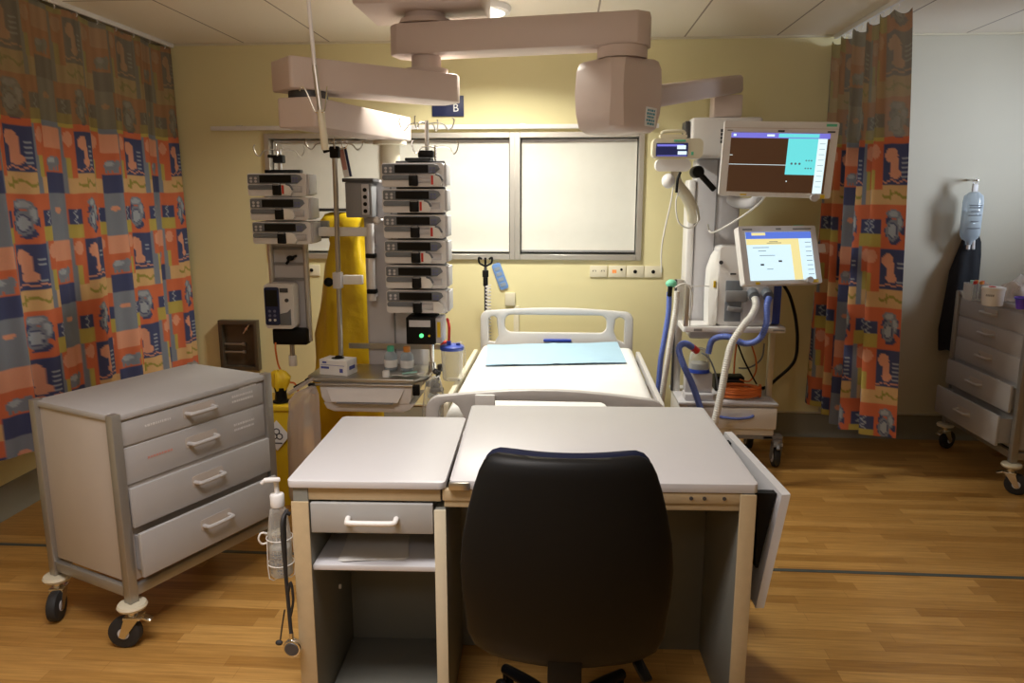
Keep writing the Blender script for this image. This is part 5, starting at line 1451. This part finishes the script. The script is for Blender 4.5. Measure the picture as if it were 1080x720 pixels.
for z, g in ((.555, .88), (.562, .96), (.58, 1.0), (.612, 1.0), (.63, .95), (.638, .86)):
    ring = []
    for i in range(40):
        a = 2 * PI * i / 40
        cx = math.copysign(abs(math.cos(a)) ** .55, math.cos(a)); cy = math.copysign(abs(math.sin(a)) ** .55, math.sin(a))
        ring.append((KX + .262 * g * cx, 2.02 + .235 * g * cy, z))
    rings.append(ring)
MB().loft(rings).build('seat', 'navy_fabric', t, smooth=60)
MB().bar((KX, 1.71, .60), (KX, 1.70, .50), .085, .02, .006).bar((KX, 1.70, .505), (KX, 1.73, .482), .085, .022, .006).bar((KX, 1.72, .482), (KX, 1.98, .505), .08, .022, .006).build('back_support', 'black', t)
MB().box(KX - .09, KX + .09, 1.9, 2.16, .528, .554, .008).build('seat_mechanism', 'dark_grey', t)
MB().tube(smooth_path([(.10, 1.93, .54), (.18, 1.86, .54), (.205, 1.80, .52), (.215, 1.77, .50)], 5), .008, 8).bar((.20, 1.80, .52), (.225, 1.755, .49), .03, .014, .005).build('tilt_lever', 'black', t)
MB().cyl((KX, 2.08, .26), (KX, 2.08, .527), .020).cyl((KX, 2.08, .10), (KX, 2.08, .36), .030).build('gas_column', 'black_gloss', t)
for k in range(5):
    a = math.radians(90 + 36 + 72 * k)
    ex, ey = KX + .34 * math.cos(a), 2.08 + .34 * math.sin(a)
    MB().tube(smooth_path([(KX + .02 * math.cos(a), 2.08 + .02 * math.sin(a), .135), (KX + .15 * math.cos(a), 2.08 + .15 * math.sin(a), .14), (ex, ey, .098)], 6), lambda u: .028 - .010 * u, 12).cyl((ex, ey, .06), (ex, ey, .10), .009).build('base_arm', 'black_gloss', t)
    cs = MB()
    dx, dy = -math.sin(a) * .014, math.cos(a) * .014
    for s_ in (-1, 1): cs.cyl((ex + s_ * dx * .4, ey + s_ * dy * .4, .0305), (ex + s_ * dx * 1.7, ey + s_ * dy * 1.7, .0305), .03, b=.004)
    cs.build('caster', 'black', t)

# ================================================================== LIGHT
def area(name, loc, size, power, color, rot=(0, 0, 0), sy=None, shape='RECTANGLE', spread=180):
    ld = bpy.data.lights.new(name, 'AREA'); ld.energy = power; ld.color = color; ld.shape = shape; ld.size = size
    if sy: ld.size_y = sy
    ld.spread = math.radians(spread)
    o = bpy.data.objects.new(name, ld); col.objects.link(o); o.location = loc; o.rotation_euler = rot
    return o
area('bed_lamp_light', (LAMP[0], LAMP[1], CEIL - .058), .28, 44, (1.0, .965, .85), shape='DISK', spread=150)
def point_fill(name, loc, r, power, color):
    ld = bpy.data.lights.new(name, 'POINT'); ld.energy = power; ld.color = color; ld.shadow_soft_size = r
    o = bpy.data.objects.new(name, ld); col.objects.link(o); o.location = loc
    return o
area('assumed_ward_light', (-.95, 1.25, CEIL - .02), 1.2, 27, (1.0, .945, .93), sy=.6, spread=125)  # assumed ward lighting above the view, unseen, no fixture built
area('assumed_ward_light', (-.6, -.9, CEIL - .02), 1.2, 20, (1.0, .945, .93), sy=.6, spread=135)  # second assumed ward light, behind the camera, also without a fixture
point_fill('ceiling_fill_light', (-.6, 1.55, 2.42), .14, 19, (1.0, .925, .88))  # unseen fill added to brighten ceiling and pump fronts, not a ward fixture
# assumed cool light from the right: an unseen area light, no window built
o = area('assumed_side_light', (XR - .05, 4.25, 2.0), .7, 14, (.74, .84, 1.0), sy=.9, spread=70)
o.rotation_euler = (Vector((2.2, 5.4, 2.05)) - o.location).to_track_quat('-Z', 'Y').to_euler()
area('assumed_bay_light', (3.1, 3.4, CEIL - .02), .9, 2.0, (.60, .72, 1.0), sy=.9)  # assumed cool overhead light past the curtain, unseen, no lamp built
wd = bpy.data.worlds.new('world'); sc.world = wd; wd.use_nodes = True
wd.node_tree.nodes['Background'].inputs['Color'].default_value = (.9, .9, 1, 1)
wd.node_tree.nodes['Background'].inputs['Strength'].default_value = 0.02

sc.view_settings.view_transform = 'Standard'
sc.view_settings.look = 'None'
sc.view_settings.gamma = 1.0
sc.view_settings.exposure = 0.0
sc.view_settings.use_curve_mapping = False
sc.cycles.max_bounces = 8
sc.cycles.transparent_max_bounces = 16
sc.cycles.use_denoising = True
